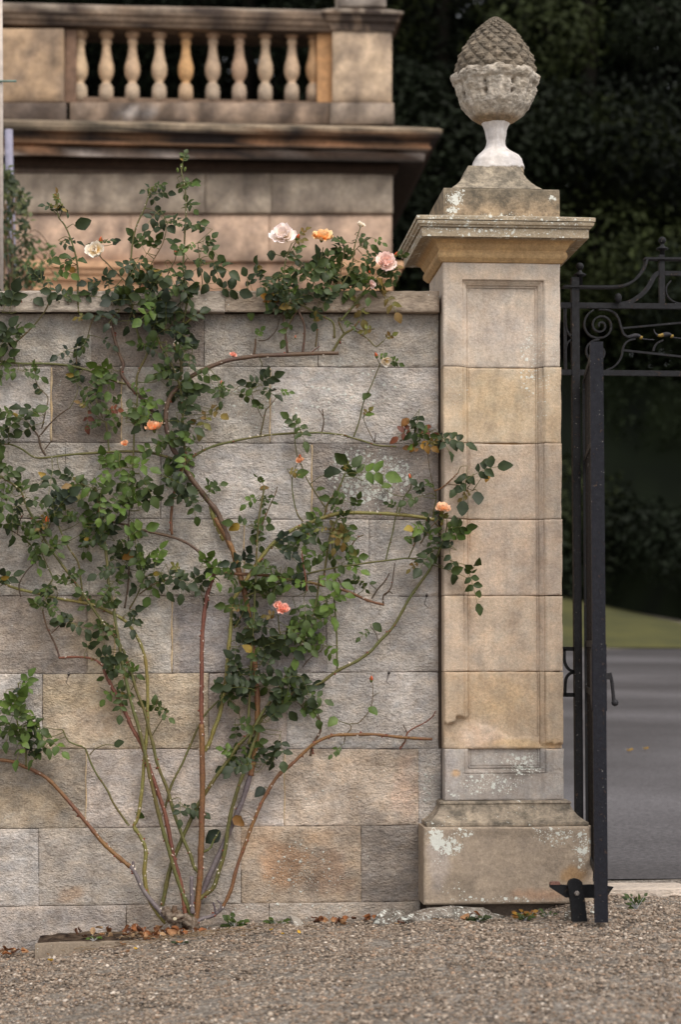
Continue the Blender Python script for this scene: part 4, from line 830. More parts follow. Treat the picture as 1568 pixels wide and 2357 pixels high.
def cane(fr, ck, r0, r1, o0, o1, nth, pts):
    n = len(pts); P3 = []
    for i, (x, y) in enumerate(pts):
        X, Y_ = FR[fr](x, y); o_ = o0+(o1-o0)*i/(n-1)
        P3.append(P(X, Y_, WY-o_-max(r0, r1)*KP))
    pts3 = arc_pts(P3, 6); b = MB(); CPTS.extend((q.x, q.y, q.z) for q in pts3); c0, c1 = CC[ck]; sd_ = random.uniform(0, 99)
    m = len(pts3)
    if r0 > 1.5:
        for i, q in enumerate(pts3):
            q.x += .0025*fbm(q.x*9, q.z*9, sd_, 2); q.z += .0015*fbm(q.x*9, q.z*9, sd_+9, 2)
    def cf(t):
        q = pts3[min(m-1, int(t*(m-1)))]; k = .5+.6*fbm(q.x*7, q.z*7, sd_, 3); k = min(1, max(0, k)); return lerp(c0, c1, k)
    rf = lambda t: (r0+(r1-r0)*t)*KP*(.97+.16*fbm(t*m*.9, sd_, 1, 3)+.16*math.exp(-((t*m/5.3+sd_)%1-.5)**2*90))
    b.tube(pts3, rf, 8 if r0 > 3 else 6, cf)
    nth = int(nth*.8)
    for k in range(nth):
        i = random.randrange(1, m-1); q = pts3[i]; d = (pts3[i+1]-pts3[i-1]).normalized(); t = i/(m-1); r = rf(t)
        a = random.uniform(0, 6.28); s = d.cross(Vector((0, 1, 0))).normalized(); s = (s*math.cos(a)+Vector((0, -1, 0))*abs(math.sin(a))).normalized()
        h = random.uniform(.006, .0105)*(1 if r0 > 3 else .6); w_ = h*.5
        light = random.random() < (.62 if ck not in ('grn', 'twg') else .45); tc = srgb(205, 190, 174) if light else srgb(128, 66, 48)
        o_ = q+s*r*.8; e = d.cross(s)
        bs = [b.vert(o_+d*w_*1.2, tc), b.vert(o_+e*w_*.6, tc), b.vert(o_-d*w_*1.2, tc), b.vert(o_-e*w_*.6, tc)]; tp = b.vert(o_+s*h-d*h*.35, tc)
        for j in range(4): b.face(bs[j], bs[(j+1)%4], tp)
    b.build('cane' if r0 > 2.3 else 'twig', M_cane, rose)
for c_ in CANES: cane(*c_)
# rootstock: knobbly crown
b = MB(); rc = P(402, 2115, .0)
nu, nv = 26, 22
for (cx, cy, rx_, ry_, dd) in ((402, 2110, 21, 15, .02), (403, 2132, 11, 26, .02), (432, 2118, 15, 16, .03), (446, 2132, 12, 24, .03), (384, 2098, 12, 12, .03)):
    g = []
    for j in range(nv):
        ph = math.pi*j/(nv-1); row = []
        for i in range(nu):
            a = 2*math.pi*i/nu; n_ = 1+.28*fbm(math.cos(a)*2+cx, math.sin(a)*2, ph*1.5+cy, 4)
            row.append(b.vert(P(cx+rx_*math.sin(ph)*math.cos(a)*n_, cy-ry_*math.cos(ph)*n_, dd-rx_*KP*math.sin(ph)*math.sin(a)*.9*n_), lerp(srgb(92, 76, 64), srgb(134, 120, 106), .5+fbm(a, ph*2, cx))))
        g.append(row)
    for j in range(nv-1):
        for i in range(nu): b.face(g[j][i], g[j][(i+1)%nu], g[j+1][(i+1)%nu], g[j+1][i])
cc_ = P(403, 2112.5, -.012); k = [b.vert((cc_.x+.008*math.cos(a), cc_.y-.012, cc_.z+.006*math.sin(a)), srgb(190, 176, 150)) for a in np.linspace(0, 6.28, 11)[:-1]]; b.face(*k)
b.build('rootstock', M_bark, rose)

# leaves
def leaflet(b, o, d, nrm, L, Wd, col, curl=.25, fold=.3, backc=None):
    """one serrated, folded, drooping leaflet"""
    d = d.normalized(); s = d.cross(nrm).normalized(); nrm = s.cross(d).normalized()
    prof = ((0, .0), (.12, .5), (.3, .9), (.5, 1.0), (.7, .82), (.87, .46), (1, .0)); mid = []; lf = []; rt = []
    j = random.uniform(-.08, .08)
    for i, (t, w_) in enumerate(prof):
        p = o+d*(L*t)-nrm*(curl*L*t*t)
        mid.append(b.vert(p, lerp(col, (col[0]*1.25, col[1]*1.2, col[2]*1.1), .5)))
        if 0 < i < 6:
            ser = 1+(.07 if i % 2 else -.05); e = Wd*.5*w_*ser
            u = nrm*(fold*e*(1+.4*math.sin(i*2.1+j*30)))
            lf.append(b.vert(p+s*e+u-d*L*.02, col)); rt.append(b.vert(p-s*e+u-d*L*.02, col))
    b.face(mid[0], mid[1], lf[0]); b.face(mid[0], rt[0], mid[1])
    for i in range(4):
        b.face(mid[i+1], mid[i+2], lf[i+1], lf[i]); b.face(mid[i+1], rt[i], rt[i+1], mid[i+2])
    b.face(mid[5], mid[6], lf[4]); b.face(mid[5], rt[4], mid[6])
TONE = {0: (srgb(36, 46, 24), srgb(52, 63, 34)), 1: (srgb(48, 61, 24), srgb(64, 78, 33)), 2: (srgb(66, 87, 32), srgb(84, 102, 43)), 3: (srgb(92, 96, 44), srgb(114, 88, 46)), 4: (srgb(150, 112, 40), srgb(112, 74, 38)), 5: (srgb(116, 66, 40), srgb(92, 52, 40)), 6: (srgb(25, 35, 22), srgb(36, 47, 28))}
def compound(b, o, ang, sc, tone, single=False, droop=.25):
    """petiole with 5 or 7 leaflets; ang = direction in the picture plane, 0 = right, 90 = up"""
    a = math.radians(ang); out = random.uniform(-.8, .15)
    d = Vector((math.cos(a), out, math.sin(a))).normalized()
    nrm = Vector((random.gauss(0, .6), -1, random.uniform(-.3, 1.1))).normalized()
    nrm = (nrm-d*nrm.dot(d)).normalized(); s = d.cross(nrm)
    c0, c1 = TONE[tone]; L = .0465*sc
    def lc():
        k = random.uniform(.8, 1.25); c = lerp(c0, c1, random.random())
        if tone < 3 and random.random() < .006: c = lerp(c, srgb(150, 118, 44), .6)
        return (c[0]*k, c[1]*k, c[2]*k)
    if single:
        leaflet(b, o, d, nrm, L*.95, L*.7, lc(), random.uniform(.05, .35), random.uniform(.1, .5)); return
    npair = random.choice((2, 2, 2, 3)) ; Lr = L*(.55+.62*npair); pts = []
    for i in range(5):
        t = i/4; pts.append(o+d*(Lr*t)-Vector((0, 0, 1))*(droop*Lr*t*t))
    b.tube(pts, .0009, 4, lambda t: srgb(104, 106, 52), cap=False)
    ed = (pts[-1]-pts[-2]).normalized(); leaflet(b, pts[-1], ed, nrm, L, L*random.uniform(.58, .76), lc(), random.uniform(0, .45), random.uniform(.1, .55))
    for p_ in range(npair):
        t = .38+.6*p_/npair; q = o+d*(Lr*t)-Vector((0, 0, 1))*(droop*Lr*t*t)
        for sg in (-1, 1):
            if random.random() < .06: continue
            dd = (d*.42+s*sg+nrm*random.uniform(-.25, .2)).normalized(); n2 = (nrm+s*random.uniform(-.6, .6)+Vector((0, 0, .15))).normalized()
            l2 = L*random.uniform(.72, .98)*(.8 if p_ == 0 else 1)
            leaflet(b, q, dd, n2, l2, l2*random.uniform(.56, .76), lc(), random.uniform(-.1, .6), random.uniform(.1, .7))
# x, y, rx, ry, how many, tone, size
LV = """130 482 16 10 3 0 .6;178 514 8 6 1 0 1.2;150 556 14 10 2 0 .8;200 562 10 8 1 1 .8;352 440 16 12 3 0 .8;343 500 26 14 4 0 1;272 557 8 6 1 0 1;385 512 14 10 2 0 .9;398 560 8 12 1 1 .7;350 574 24 12 3 1 1
405 430 18 12 3 1 .7;428 462 12 12 2 1 .8;458 528 22 16 4 0 1;470 562 14 10 3 1 .8;330 612 36 20 6 0 1;400 602 36 18 5 1 1;470 602 34 18 5 0 1;300 650 46 22 8 0 1;380 650 46 20 8 0 1;440 655 24 20 4 1 1;515 650 26 18 4 0 1.1;250 690 36 20 7 0 1;330 700 46 22 9 6 1;400 698 46 22 8 1 1
272 740 26 18 5 6 1;350 750 46 22 8 6 1;425 740 36 22 6 0 1;335 790 26 12 4 0 .9;382 790 36 16 5 1 .9;130 608 24 12 3 1 .9;110 648 14 8 2 0 .8;172 628 8 6 1 4 .8;240 655 18 8 3 0 .8;140 690 24 12 4 0 1;192 690 16 8 2 0 .9;10 715 22 18 4 0 1.1;20 760 14 12 2 0 1;46 765 16 12 2 0 1;10 790 14 22 3 0 1;5 850 10 10 2 1 .9;42 850 16 8 2 1 .8
12 680 14 12 2 0 1;162 815 16 10 3 6 .9;90 690 12 6 1 0 .9;215 780 28 8 3 0 .8;252 852 18 12 3 2 1;190 890 22 10 3 1 .9;215 895 10 8 2 0 .8;85 900 10 6 1 1 .6;80 885 8 5 1 0 .6;40 965 22 16 5 1 1;78 962 22 16 4 0 1;10 985 16 12 4 1 1;15 1010 16 12 3 0 1;205 938 10 8 1 5 .8;254 940 8 6 1 5 .7
265 962 12 10 2 1 .9;308 935 20 14 3 2 .9;330 905 8 8 1 1 .7;295 965 10 8 2 1 .8;375 880 20 18 3 0 1;402 850 14 12 2 1 .9;440 872 18 16 3 1 .8;412 900 16 14 3 0 .9;500 900 22 18 4 1 .8;472 950 16 12 3 3 .8;540 902 14 8 2 1 .8;410 962 22 16 5 0 1;350 972 16 14 3 0 1;455 1030 28 22 5 2 1;348 1022 24 16 4 2 1;388 1005 18 14 3 1 1;395 760 30 20 4 0 1;440 800 20 20 3 0 .9
600 888 16 12 3 0 1;595 860 12 8 1 6 .9;0 1090 12 12 3 1 1;15 1112 14 8 2 1 .9;140 1090 22 20 4 0 1;172 1100 14 8 2 0 .9;260 1080 20 12 3 2 1;290 1078 34 14 5 2 1.1;322 1102 24 16 5 1 1;200 1115 10 6 2 3 .8;115 1160 22 20 5 6 1;152 1140 18 14 3 1 .9;212 1150 30 20 7 1 1;272 1130 34 20 7 1 1;312 1160 30 16 6 2 1.2
180 1182 18 12 3 1 .9;242 1180 18 12 3 0 1;402 1130 22 16 3 0 1;430 1145 14 16 3 0 1;375 1090 18 12 4 0 1;490 1135 14 8 2 1 .8;20 1130 22 14 4 1 .9;60 1140 20 12 4 1 .9;25 1170 22 12 3 0 .9;65 1200 16 12 4 1 .9;40 1212 10 8 2 1 .8;110 1250 12 12 3 1 .8;75 1278 12 10 2 1 .8;180 1225 24 12 5 1 .9;240 1250 26 16 5 0 .9;270 1242 30 16 6 2 1
320 1215 22 12 4 0 1;312 1255 30 20 6 1 1;350 1310 26 18 5 2 1.1;150 1330 18 8 3 1 .8;125 1350 12 8 3 0 .7;322 1302 14 12 2 0 .9;275 1290 16 16 3 0 .9;295 1280 8 8 1 4 .9;262 1350 18 12 3 1 .8;370 1322 14 10 3 0 .9;470 1300 16 10 3 2 .9;435 1325 16 12 3 0 1;460 1340 12 8 1 0 .8;225 1385 22 8 3 1 .8;290 1410 18 8 3 0 .8;100 1400 20 12 4 1 .8;165 1435 14 14 3 0 .8;60 1250 12 12 2 1 .8;0 1342 10 8 2 0 .9
212 1500 18 16 4 0 1;250 1510 12 10 2 0 .9;305 1525 22 8 4 1 .8;285 1545 12 8 2 1 .8;240 1445 20 10 3 1 .8;270 1592 18 10 3 1 .9;368 1633 14 8 2 1 .9;270 1714 6 5 1 0 .9;28 1600 28 14 5 2 1.1;8 1625 20 18 5 1 1;60 1620 18 8 3 2 1;15 1660 16 12 3 1 1;50 1660 22 14 4 1 .9;85 1672 12 10 2 1 1;65 1700 18 12 3 1 .9;112 1710 16 8 2 1 1;70 1730 12 10 2 0 .9;45 1580 16 8 2 2 .9
595 1155 10 12 2 1 .7;575 1215 14 10 3 1 .9;602 1150 8 10 2 1 .7;560 1290 10 10 2 6 .9;600 1130 12 8 1 3 .7;590 1240 8 8 1 1 .7;645 1262 26 14 5 6 1;690 1225 14 10 2 2 1;702 1262 12 10 2 1 .9;740 1215 26 10 3 1 .9;775 1205 30 22 7 1 .9;800 1160 20 12 4 1 .9;790 1240 16 16 4 3 .8;765 1225 16 20 4 3 .8;750 1168 14 8 2 1 .8;830 1090 18 8 2 1 1.2;752 1092 6 5 1 0 1.1
890 1115 6 5 1 1 1;965 1135 10 10 2 0 1;985 1178 8 10 2 0 1;990 1235 24 16 6 1 .9;1000 1260 18 14 4 0 1;1030 1222 8 10 2 1 1;1040 1262 10 16 2 0 1;1075 1315 20 8 2 1 1.2;1050 1310 6 6 1 1 1;975 962 18 8 2 0 1;1000 1005 14 8 3 0 1;950 990 14 10 2 5 .9;945 968 8 6 1 4 .8;965 1025 10 8 2 4 .8;960 1000 10 8 2 1 .8
1085 1092 16 10 3 0 1.15;1120 1090 6 6 1 4 .8;1098 1140 4 5 1 0 1;690 982 10 8 2 1 .9;850 912 8 5 1 1 .8;845 955 8 5 1 2 .8;760 1265 14 10 3 1 .8;800 1290 14 12 3 2 .9;830 1340 8 6 2 1 .6;862 1343 6 4 1 1 .6;735 1130 8 6 1 1 .7;690 1095 8 6 1 1 1;930 1245 8 6 1 1 .7
560 1350 16 10 3 1 .8;605 1365 22 8 3 1 1;552 1390 12 8 2 1 .8;590 1340 16 8 2 0 .9;545 1330 10 8 2 1 .7;640 1310 18 12 3 1 1;662 1332 14 12 3 2 1;722 1340 22 12 4 2 1.1;742 1370 16 12 4 2 1.1;700 1380 22 16 5 1 1;722 1420 26 16 5 2 1;760 1418 16 8 3 2 1;560 1440 20 12 4 0 .8;592 1435 14 10 3 0 .8;580 1490 30 20 8 0 1;540 1480 16 12 4 0 .9;620 1470 18 14 4 0 1
600 1520 30 20 9 0 1;650 1500 16 16 4 1 1;660 1440 26 16 5 1 1;700 1460 20 16 5 1 1;748 1480 12 16 3 2 .9;560 1542 26 16 7 0 1;510 1590 20 8 3 1 .8;532 1596 14 10 3 0 .9;600 1570 36 20 9 0 1;650 1580 26 16 6 0 1;692 1560 16 12 4 0 1;702 1600 18 10 3 1 1;630 1620 26 16 5 0 1;682 1540 12 10 4 1 1;702 1640 8 5 1 2 1;718 1630 6 5 1 2 .8;770 1657 3 4 1 2 1.1
618 1650 20 12 4 0 1;642 1700 14 10 2 0 1;550 1670 12 8 2 1 .9;556 1715 12 8 2 1 .7;598 1760 16 14 4 0 .9;602 1815 8 8 1 6 1;560 1755 14 8 3 0 .8;500 1917 3 3 1 6 1.3;545 1885 3 3 1 4 .9;420 1852 14 5 3 0 .7;540 1720 10 8 2 1 .8;322 1875 4 4 1 1 .6;865 1437 3 3 1 1 .9;855 1630 3 3 1 1 .8
575 655 12 12 2 0 .9;600 650 16 12 3 1 .9;640 642 22 16 5 0 .9;625 680 26 16 6 1 .9;670 660 22 16 6 0 .9;660 700 22 16 6 0 .9;702 650 26 16 5 1 .9;700 690 22 16 5 0 .9;740 700 16 12 4 0 1;720 620 22 12 5 0 1;690 610 16 12 3 1 .9;762 612 14 12 3 1 .8;790 622 16 10 3 1 .9;800 565 12 8 2 0 .8;835 550 12 8 2 1 .8;850 590 16 12 4 1 .8;840 640 16 12 3 1 .9
880 640 16 16 4 1 .9;890 682 12 12 3 3 .9;832 690 14 8 2 3 .8;630 580 8 6 1 0 .9;655 580 8 8 1 1 .8;670 738 14 10 2 1 .8;650 700 20 10 2 4 .7;745 592 8 6 1 0 .8;910 622 10 6 2 1 .8;860 660 14 10 3 1 .9;790 590 8 6 1 1 .7;770 650 14 12 3 1 .8;820 600 10 8 2 1 .8"""
cells = {}
CP_ = np.array(CPTS)
def petiole(b, q):
    d2 = (CP_[:, 0]-q.x)**2+.3*(CP_[:, 1]-q.y)**2+(CP_[:, 2]-q.z)**2+.02*np.maximum(0, CP_[:, 2]-q.z)
    k = int(d2.argmin()); t = Vector(CP_[k]); 
    if (t-q).length > .22: return
    m_ = (t+q)/2+Vector((random.gauss(0, .006), -.008, random.gauss(.0, .006)))
    b.tube(arc_pts([t, m_, q], 4), lambda u: .0019-.0009*u, 5, lambda u: lerp(srgb(84, 86, 46), srgb(106, 100, 54), u), cap=False)
for ent in LV.replace('\n', ';').split(';'):
    x, y, rx_, ry_, n_, tn, sc = [float(q) for q in ent.split()]
    if y < 470 and x > 395: key = (3, 2)
    key = (int(x//130), int(y//125)); b = cells.setdefault(key, MB())
    for k in range(int(n_) if n_ < 4 else int(n_*(.58 if y < 1380 else .46)+.5)):
        dens = n_ >= 4
        px = x+random.uniform(-1, 1)*rx_; py = y+random.uniform(-1, 1)*ry_
        off = random.uniform(.025, .07 if not dens else .13)
        if px > 1012: off = WY+random.uniform(.03, .05)
        ang = math.degrees(math.atan2(-(py-y), px-x))+random.gauss(0, 55) if n_ > 1 else random.choice((-40, -140, -90, 20, 160))
        if y < 669 and y < 560 and n_ < 5: ang = random.choice((random.uniform(-60, 40), random.uniform(140, 240)))
        t = int(tn)
        if t < 3 and random.random() < .25: t = (t+random.choice((0, 1))) % 3
        o = P(px, py, WY-off); L_ = .03*sc
        single = n_ == 1 and t not in (5,)
        q = o-Vector((math.cos(math.radians(ang)), 0, math.sin(math.radians(ang))))*L_*(.5 if single else 1.0)
        petiole(b, q)
        compound(b, q, ang, sc*random.uniform(.8, 1.2)*(1.0 if not single else 1.2), t, single=single)
# small leaves along twigs
for c_ in CANES:
    fr, ck, r0, r1, o0, o1, nth, pts = c_
    if ck in ('gry', 'red', 'org', 'ylw', 'dtw') or r0 > 3: continue
    X, Y_ = FR[fr](*pts[-1])
    if random.random() < .6:
        key = (int(X//130), int(Y_//125)); b = cells.setdefault(key, MB())
        compound(b, P(X, Y_, WY-o1-.01 if X < 1012 else .0), random.uniform(-30, 210), .55, random.choice((1, 2, 3)))
for key, b in sorted(cells.items()):
    b.build('foliage', M_leaf, rose)
# blossoms and buds
def petal(b, o, d, nrm, L, Wd, c_in, c_out, cup):
    d = d.normalized(); s = d.cross(nrm).normalized(); nrm = s.cross(d).normalized(); g = []; ph_ = random.uniform(0, 6.28); L *= random.uniform(.82, 1.15)
    for i in range(6):
        t = i/5; wdt = Wd*.5*math.sin(math.pi*min(1, .12+.62*t))**.8*(1 if t < .99 else .86); row = []
        for j in range(5):
            u = j/2-1; rip = .13*L*math.sin(u*4.5+t*5+ph_)*t*t+.05*L*math.sin(u*11+ph_*2)*t
            p = o+d*(L*t*(1-.10*u*u*t))+s*(wdt*u)+nrm*(cup*L*(t*t*.9+.35*u*u*t)+rip)
            row.append(b.vert(p, lerp(c_in, c_out, t)))
        g.append(row)
    for i in range(5):
        for j in range(4): b.face(g[i][j], g[i][j+1], g[i+1][j+1], g[i+1][j])
def sepals(b, o, ax, r, n=5, c=srgb(96, 104, 48)):
    q = ax.orthogonal().normalized(); e = ax.cross(q)
    for k in range(n):
        a = 6.28*k/n; s = q*math.cos(a)+e*math.sin(a); t = (-s*.0+ax.cross(s)).normalized()
        i = [b.vert(o+s*r*.4+t*r*.25, c), b.vert(o+s*r*.4-t*r*.25, c), b.vert(o+s*r*1.1+ax*r*.2-t*r*.12, c), b.vert(o+s*r*1.1+ax*r*.2+t*r*.12, c), b.vert(o+s*r*1.7-ax*r*.3, c)]
        b.face(i[0], i[1], i[2], i[3]); b.face(i[3], i[2], i[4])
def blossom(x, y, r, ax, cols, off, rows=4, label=None, open_=1.0):
    ax = Vector(ax).normalized(); Y = WY-off; o = P(x, y, Y); R = 1.12*r*(Y-CY)/F; b = MB(); cin, cout, cmid = cols
    q = ax.orthogonal().normalized(); e = ax.cross(q)
    for k in range(rows):
        n = (6, 6, 5, 4, 3)[k]; el = (.15, .5, .85, 1.12, 1.3)[k]/max(.6, open_); L = R*(1.05, .95, .78, .6, .45)[k]
        for i in range(n):
            a = 6.28*(i+.5*k+random.uniform(-.15, .15))/n; s = q*math.cos(a)+e*math.sin(a); el_ = el+random.uniform(-.28, .28)
            d = s*math.cos(el_)+ax*math.sin(el_); nn = ax*math.cos(el_)-s*math.sin(el_)
            petal(b, o+s*R*.08, d, nn, L, L*1.15, cin, lerp(cout, cmid, random.random()*.7), random.uniform(.12, .4))
    k = len(b.v)
    f_ = b.build('blossom', M_petal, rose)
    if label: f_['label'] = label
    c = MB(); c.col = srgb(100, 104, 52); sepals(c, o-ax*R*.12, ax, R*.42)
    c.tube([o-ax*R*.45, o-ax*R*.3, o-ax*R*.1, o], lambda t: R*(.08+.12*math.sin(t*2.6)), 8); c.build('calyx', M_leaf, f_) 
def bud(x, y, h, tilt, c0, c1, off, green=.3):
    """closed bud: h = height in pixels"""
    Y = WY-off; o = P(x, y, Y); H = h*(Y-CY)/F; ax = Vector((math.sin(math.radians(tilt)), -.2, math.cos(math.radians(tilt)))).normalized()
    b = MB(); pts = [o+ax*H*(t-.5) for t in np.linspace(.18, 1, 9)]
    b.tube(pts, lambda t: H*.25*math.sin(math.pi*(.12+.86*t)**.8)+.0004, 10, lambda t: lerp(c0, c1, t)); f_ = b.build('bud', M_petal, rose)
    c = MB(); c.tube([o+ax*H*(t-.5) for t in np.linspace(-.1, .34, 7)], lambda t: H*(.09+.17*math.sin(t*2.2)), 8, lambda t: srgb(92, 106, 50)); c.col = srgb(94, 100, 48)
    q = ax.orthogonal().normalized(); e = ax.cross(q)
    for k in range(4):
        a = 1.57*k+x; s = q*math.cos(a)+e*math.sin(a); t_ = ax.cross(s); i0 = o+ax*H*-.2+s*H*.23; i1 = o+ax*H*.15+s*H*.285; i2 = o+ax*H*.55+s*H*.22
        i = [c.vert(i0+t_*H*.10), c.vert(i0-t_*H*.10), c.vert(i1-t_*H*.08), c.vert(i1+t_*H*.08), c.vert(i2)]; c.face(i[0], i[1], i[2], i[3]); c.face(i[3], i[2], i[4])
    c.build('sepals', M_leaf, f_)
PINK = (srgb(255, 238, 210), srgb(255, 238, 236), srgb(255, 246, 240)); APR = (srgb(244, 168, 84), srgb(252, 206, 150), srgb(255, 222, 176)); PCH = (srgb(250, 196, 140), srgb(252, 206, 168), srgb(255, 222, 196))
WHT = (srgb(244, 206, 120), srgb(252, 244, 232), srgb(255, 250, 244)); ORG = (srgb(248, 164, 96), srgb(253, 200, 158), srgb(255, 214, 178)); SAL = (srgb(246, 156, 124), srgb(253, 190, 170), srgb(255, 208, 194))
blossom(652, 545, 25, (-.15, -.8, .55), PINK, .11, 5, 'large pale pink full blossom above the coping')
blossom(741, 549, 21, (.1, -.55, .8), APR, .11, 5, 'apricot blossom above the coping')
blossom(888, 606, 21, (.15, -.9, .35), ((srgb(254, 214, 186)), srgb(254, 216, 208), srgb(255, 236, 228)), .11, 5, 'pink peach blossom at the right end of the coping')
blossom(222, 578, 19, (-.3, -.9, .15), WHT, .10, 4, 'wilting white and yellow blossom at upper left')
blossom(355, 988, 19, (-.05, -.35, 1), ORG, .10, 4, 'cup shaped orange blossom on the wall', open_=.75)
blossom(1019, 1173, 16, (.1, -.5, .85), PCH, .17, 5, 'pale peach blossom at the edge of the pier')
blossom(889, 831, 12, (.2, -.6, -.4), WHT, .07, 3, 'small wilting cream blossom on the wall')
blossom(830, 520, 9, (.2, -.6, .7), WHT, .09, 3)
blossom(650, 1403, 14, (.2, -.7, .7), SAL, .12, 4, 'salmon double bud opening low in the rose', open_=.6); blossom(641, 1394, 9, (-.4, -.6, .7), SAL, .11, 3, open_=.6)
blossom(690, 1062, 9, (-.1, -.5, .8), ORG, .06, 3, open_=.6); blossom(287, 1023, 8, (0, -.6, .6), ORG, .05, 3, open_=.6); blossom(537, 819, 8, (0, -.5, .5), SAL, .04, 3, open_=.6); blossom(407, 795, 8, (.1, -.6, .6), WHT, .07, 3, open_=.8)
blossom(855, 655, 8, (.4, -.7, .2), ((srgb(240, 190, 170)), srgb(246, 222, 214), srgb(250, 230, 224)), .1, 3)
R_ = srgb(196, 62, 40); O_ = srgb(228, 100, 60); G_ = srgb(104, 116, 58); PK = srgb(236, 130, 104)
for bb in ((232,553,16,5,R_,O_,.1),(405,578,18,5,PK,O_,.1),(686,546,15,25,R_,O_,.11),(407,803,17,0,R_,O_,.07),(82,852,13,0,PK,R_,.04),(7,812,15,5,srgb(226,160,110),O_,.05),(108,1197,18,0,O_,srgb(240,110,50),.07),
           (687,968,11,10,R_,O_,.04),(690,1052,13,5,R_,O_,.06),(944,1097,15,-15,R_,PK,.05),(866,818,14,-20,R_,O_,.05),(855,1562,15,0,R_,O_,.05),(510,882,13,0,srgb(220,150,110),PK,.05),(912,586,14,30,R_,O_,.1),(851,627,9,0,R_,R_,.1),
           (418,384,14,0,G_,G_,.08),(409,392,11,-10,G_,G_,.08),(426,390,11,15,G_,G_,.08),(352,436,12,0,G_,G_,.08),(344,440,10,-20,G_,G_,.08),(359,437,10,20,G_,G_,.08),(131,466,13,0,srgb(120,90,60),G_,.08),(118,474,11,-25,srgb(110,80,52),G_,.08),(142,474,11,30,srgb(120,90,60),G_,.08),
           (82,946,10,0,G_,G_,.05),(680,776,8,10,srgb(200,130,110),PK,.05),(426,1060,8,0,R_,O_,.05)):
    bud(*bb)
# spent flower with curled brown sepals above the left coping
b = MB(); o = P(46, 686, WY-.09)
for k in range(7):
    a = math.radians(150+k*24); d = Vector((math.cos(a), -.3, math.sin(a))); leaflet(b, o, d, Vector((0, -1, .3)), .022, .006, lerp(srgb(140, 66, 40), srgb(112, 52, 36), random.random()), .3, .6)
sd2 = b.build('spent_flower', M_dry, rose)
# training wires with eyes
def wire(name, x0, y0, x1, y1, label, eyes):
    r_ = P((x0+x1)/2, (y0+y1)/2, WY-.02); t = empty(name, tuple(r_), label, 'wire')
    b = MB(); b.col = srgb(150, 142, 134); pts = []
    for i in range(25): u = i/24; pts.append(P(x0+(x1-x0)*u, y0+(y1-y0)*u+3*math.sin(math.pi*u), WY-.014))
    b.tube(pts, .0007, 4, cap=False); b.build('strand', M_iron, t)
    for ex, ey in eyes:
        b = MB(); b.col = srgb(56, 50, 48); c = P(ex, ey, WY-.012); b.lathe([(.002, c.z-.007), (.005, c.z-.003), (.005, c.z+.003), (.002, c.z+.007)], c.x, WY-.006, 8); b.tube([P(ex, ey, WY), P(ex-2, ey+8, WY-.012), P(ex-6, ey+20, WY-.008), P(ex+2, ey+28, WY-.008), P(ex+6, ey+22, WY-.008)], .0011, 5); b.build('wall_eye', M_iron, t)
wire('training_wire', 60, 1205, 640, 1228, 'thin slack training wire across the wall behind the upper rose leaves', [(118, 1194)])
wire('training_wire', 590, 1372, 985, 1368, 'thin training wire ending at a small iron eye below the pale peach blossom', [(983, 1370)])
wire('training_wire', 690, 1549, 898, 1546, 'thin training wire ending at an iron eye above the lowest red bud', [(896, 1548)])
wire('training_wire', 0, 1545, 160, 1550, 'short training wire with a curled hook on the wall at lower left', [(158, 1551)])

# ------------------------------------------------------------------ house behind, with balustrade
HYF = 11.0
def hp(x, y, Y=HYF): return P(x, y, Y)
hc = hp(400, 600)
house = empty('stone_house', (hc.x, HYF, .5), 'golden sandstone building with a heavy dark cornice, out of focus behind the wall', 'building')
HC = srgb(186, 156, 128); HD = srgb(52, 44, 40)
def hcol(base, amt=.2, dirt=0, fx=.012, fy=.02):
    def f(x, y, b_=None):
        k = 1+amt*fbm(x*fx, y*fy, 44)
        c = base if not b_ else b_
        if 236 < y < 287:
            d = math.hypot((x-315)/55, (y-264)/18)+.6*fbm(x*.06, y*.09, 2); c = lerp(c, srgb(200, 192, 186), smooth(.9, .6, d))
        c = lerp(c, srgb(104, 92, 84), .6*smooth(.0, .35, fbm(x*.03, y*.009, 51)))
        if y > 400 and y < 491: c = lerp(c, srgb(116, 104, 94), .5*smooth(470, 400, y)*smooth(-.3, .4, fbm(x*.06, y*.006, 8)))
        if dirt: c = lerp(c, HD, dirt*smooth(-.15, .35, fbm(x*.025+5, y*.015, 12)))
        return (c[0]*k, c[1]*k, c[2]*k, 1)
    return f
def hblock(b, x0, x1, y0, y1, base, Y=HYF, dirt=.15, gap=.003, hf=None):
    base = soft(base, .22, 1.05)
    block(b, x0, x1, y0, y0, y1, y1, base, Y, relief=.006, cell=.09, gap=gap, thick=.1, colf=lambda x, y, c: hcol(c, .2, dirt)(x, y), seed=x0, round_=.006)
b = MB()
for y0, y1, xs_, cols in ((372, 400, (-900, 905), (srgb(96, 80, 68),)), (400, 491, (-900, -500, -200, 473, 625, 905), (srgb(184,158,132), srgb(178,150,124), srgb(176,158,136))), (495, 602, (-900, -480, -150, 300, 620, 903), (srgb(200,166,134), srgb(204,170,138), srgb(196,162,134))),
                          (607, 680, (-900, 905), (srgb(184,144,112),)), (680, 1500, (-900, 905), (srgb(180,150,120),))):
    for i in range(len(xs_)-1): hblock(b, xs_[i], xs_[i+1], y0, y1, cols[i] if i < len(cols) else cols[-1], Y=HYF+(.035 if y0 == 495 else 0)+(.09 if y0 == 607 else 0))
p, q = hp(-900, 1500, HYF+.12), hp(903, 372, HYF+.12)
b.box(p.x, q.x-.02, HYF+.13, HYF+5, 0, q.z-.01, (*srgb(160,130,104), 1)); b.build('wall', M_house, house)
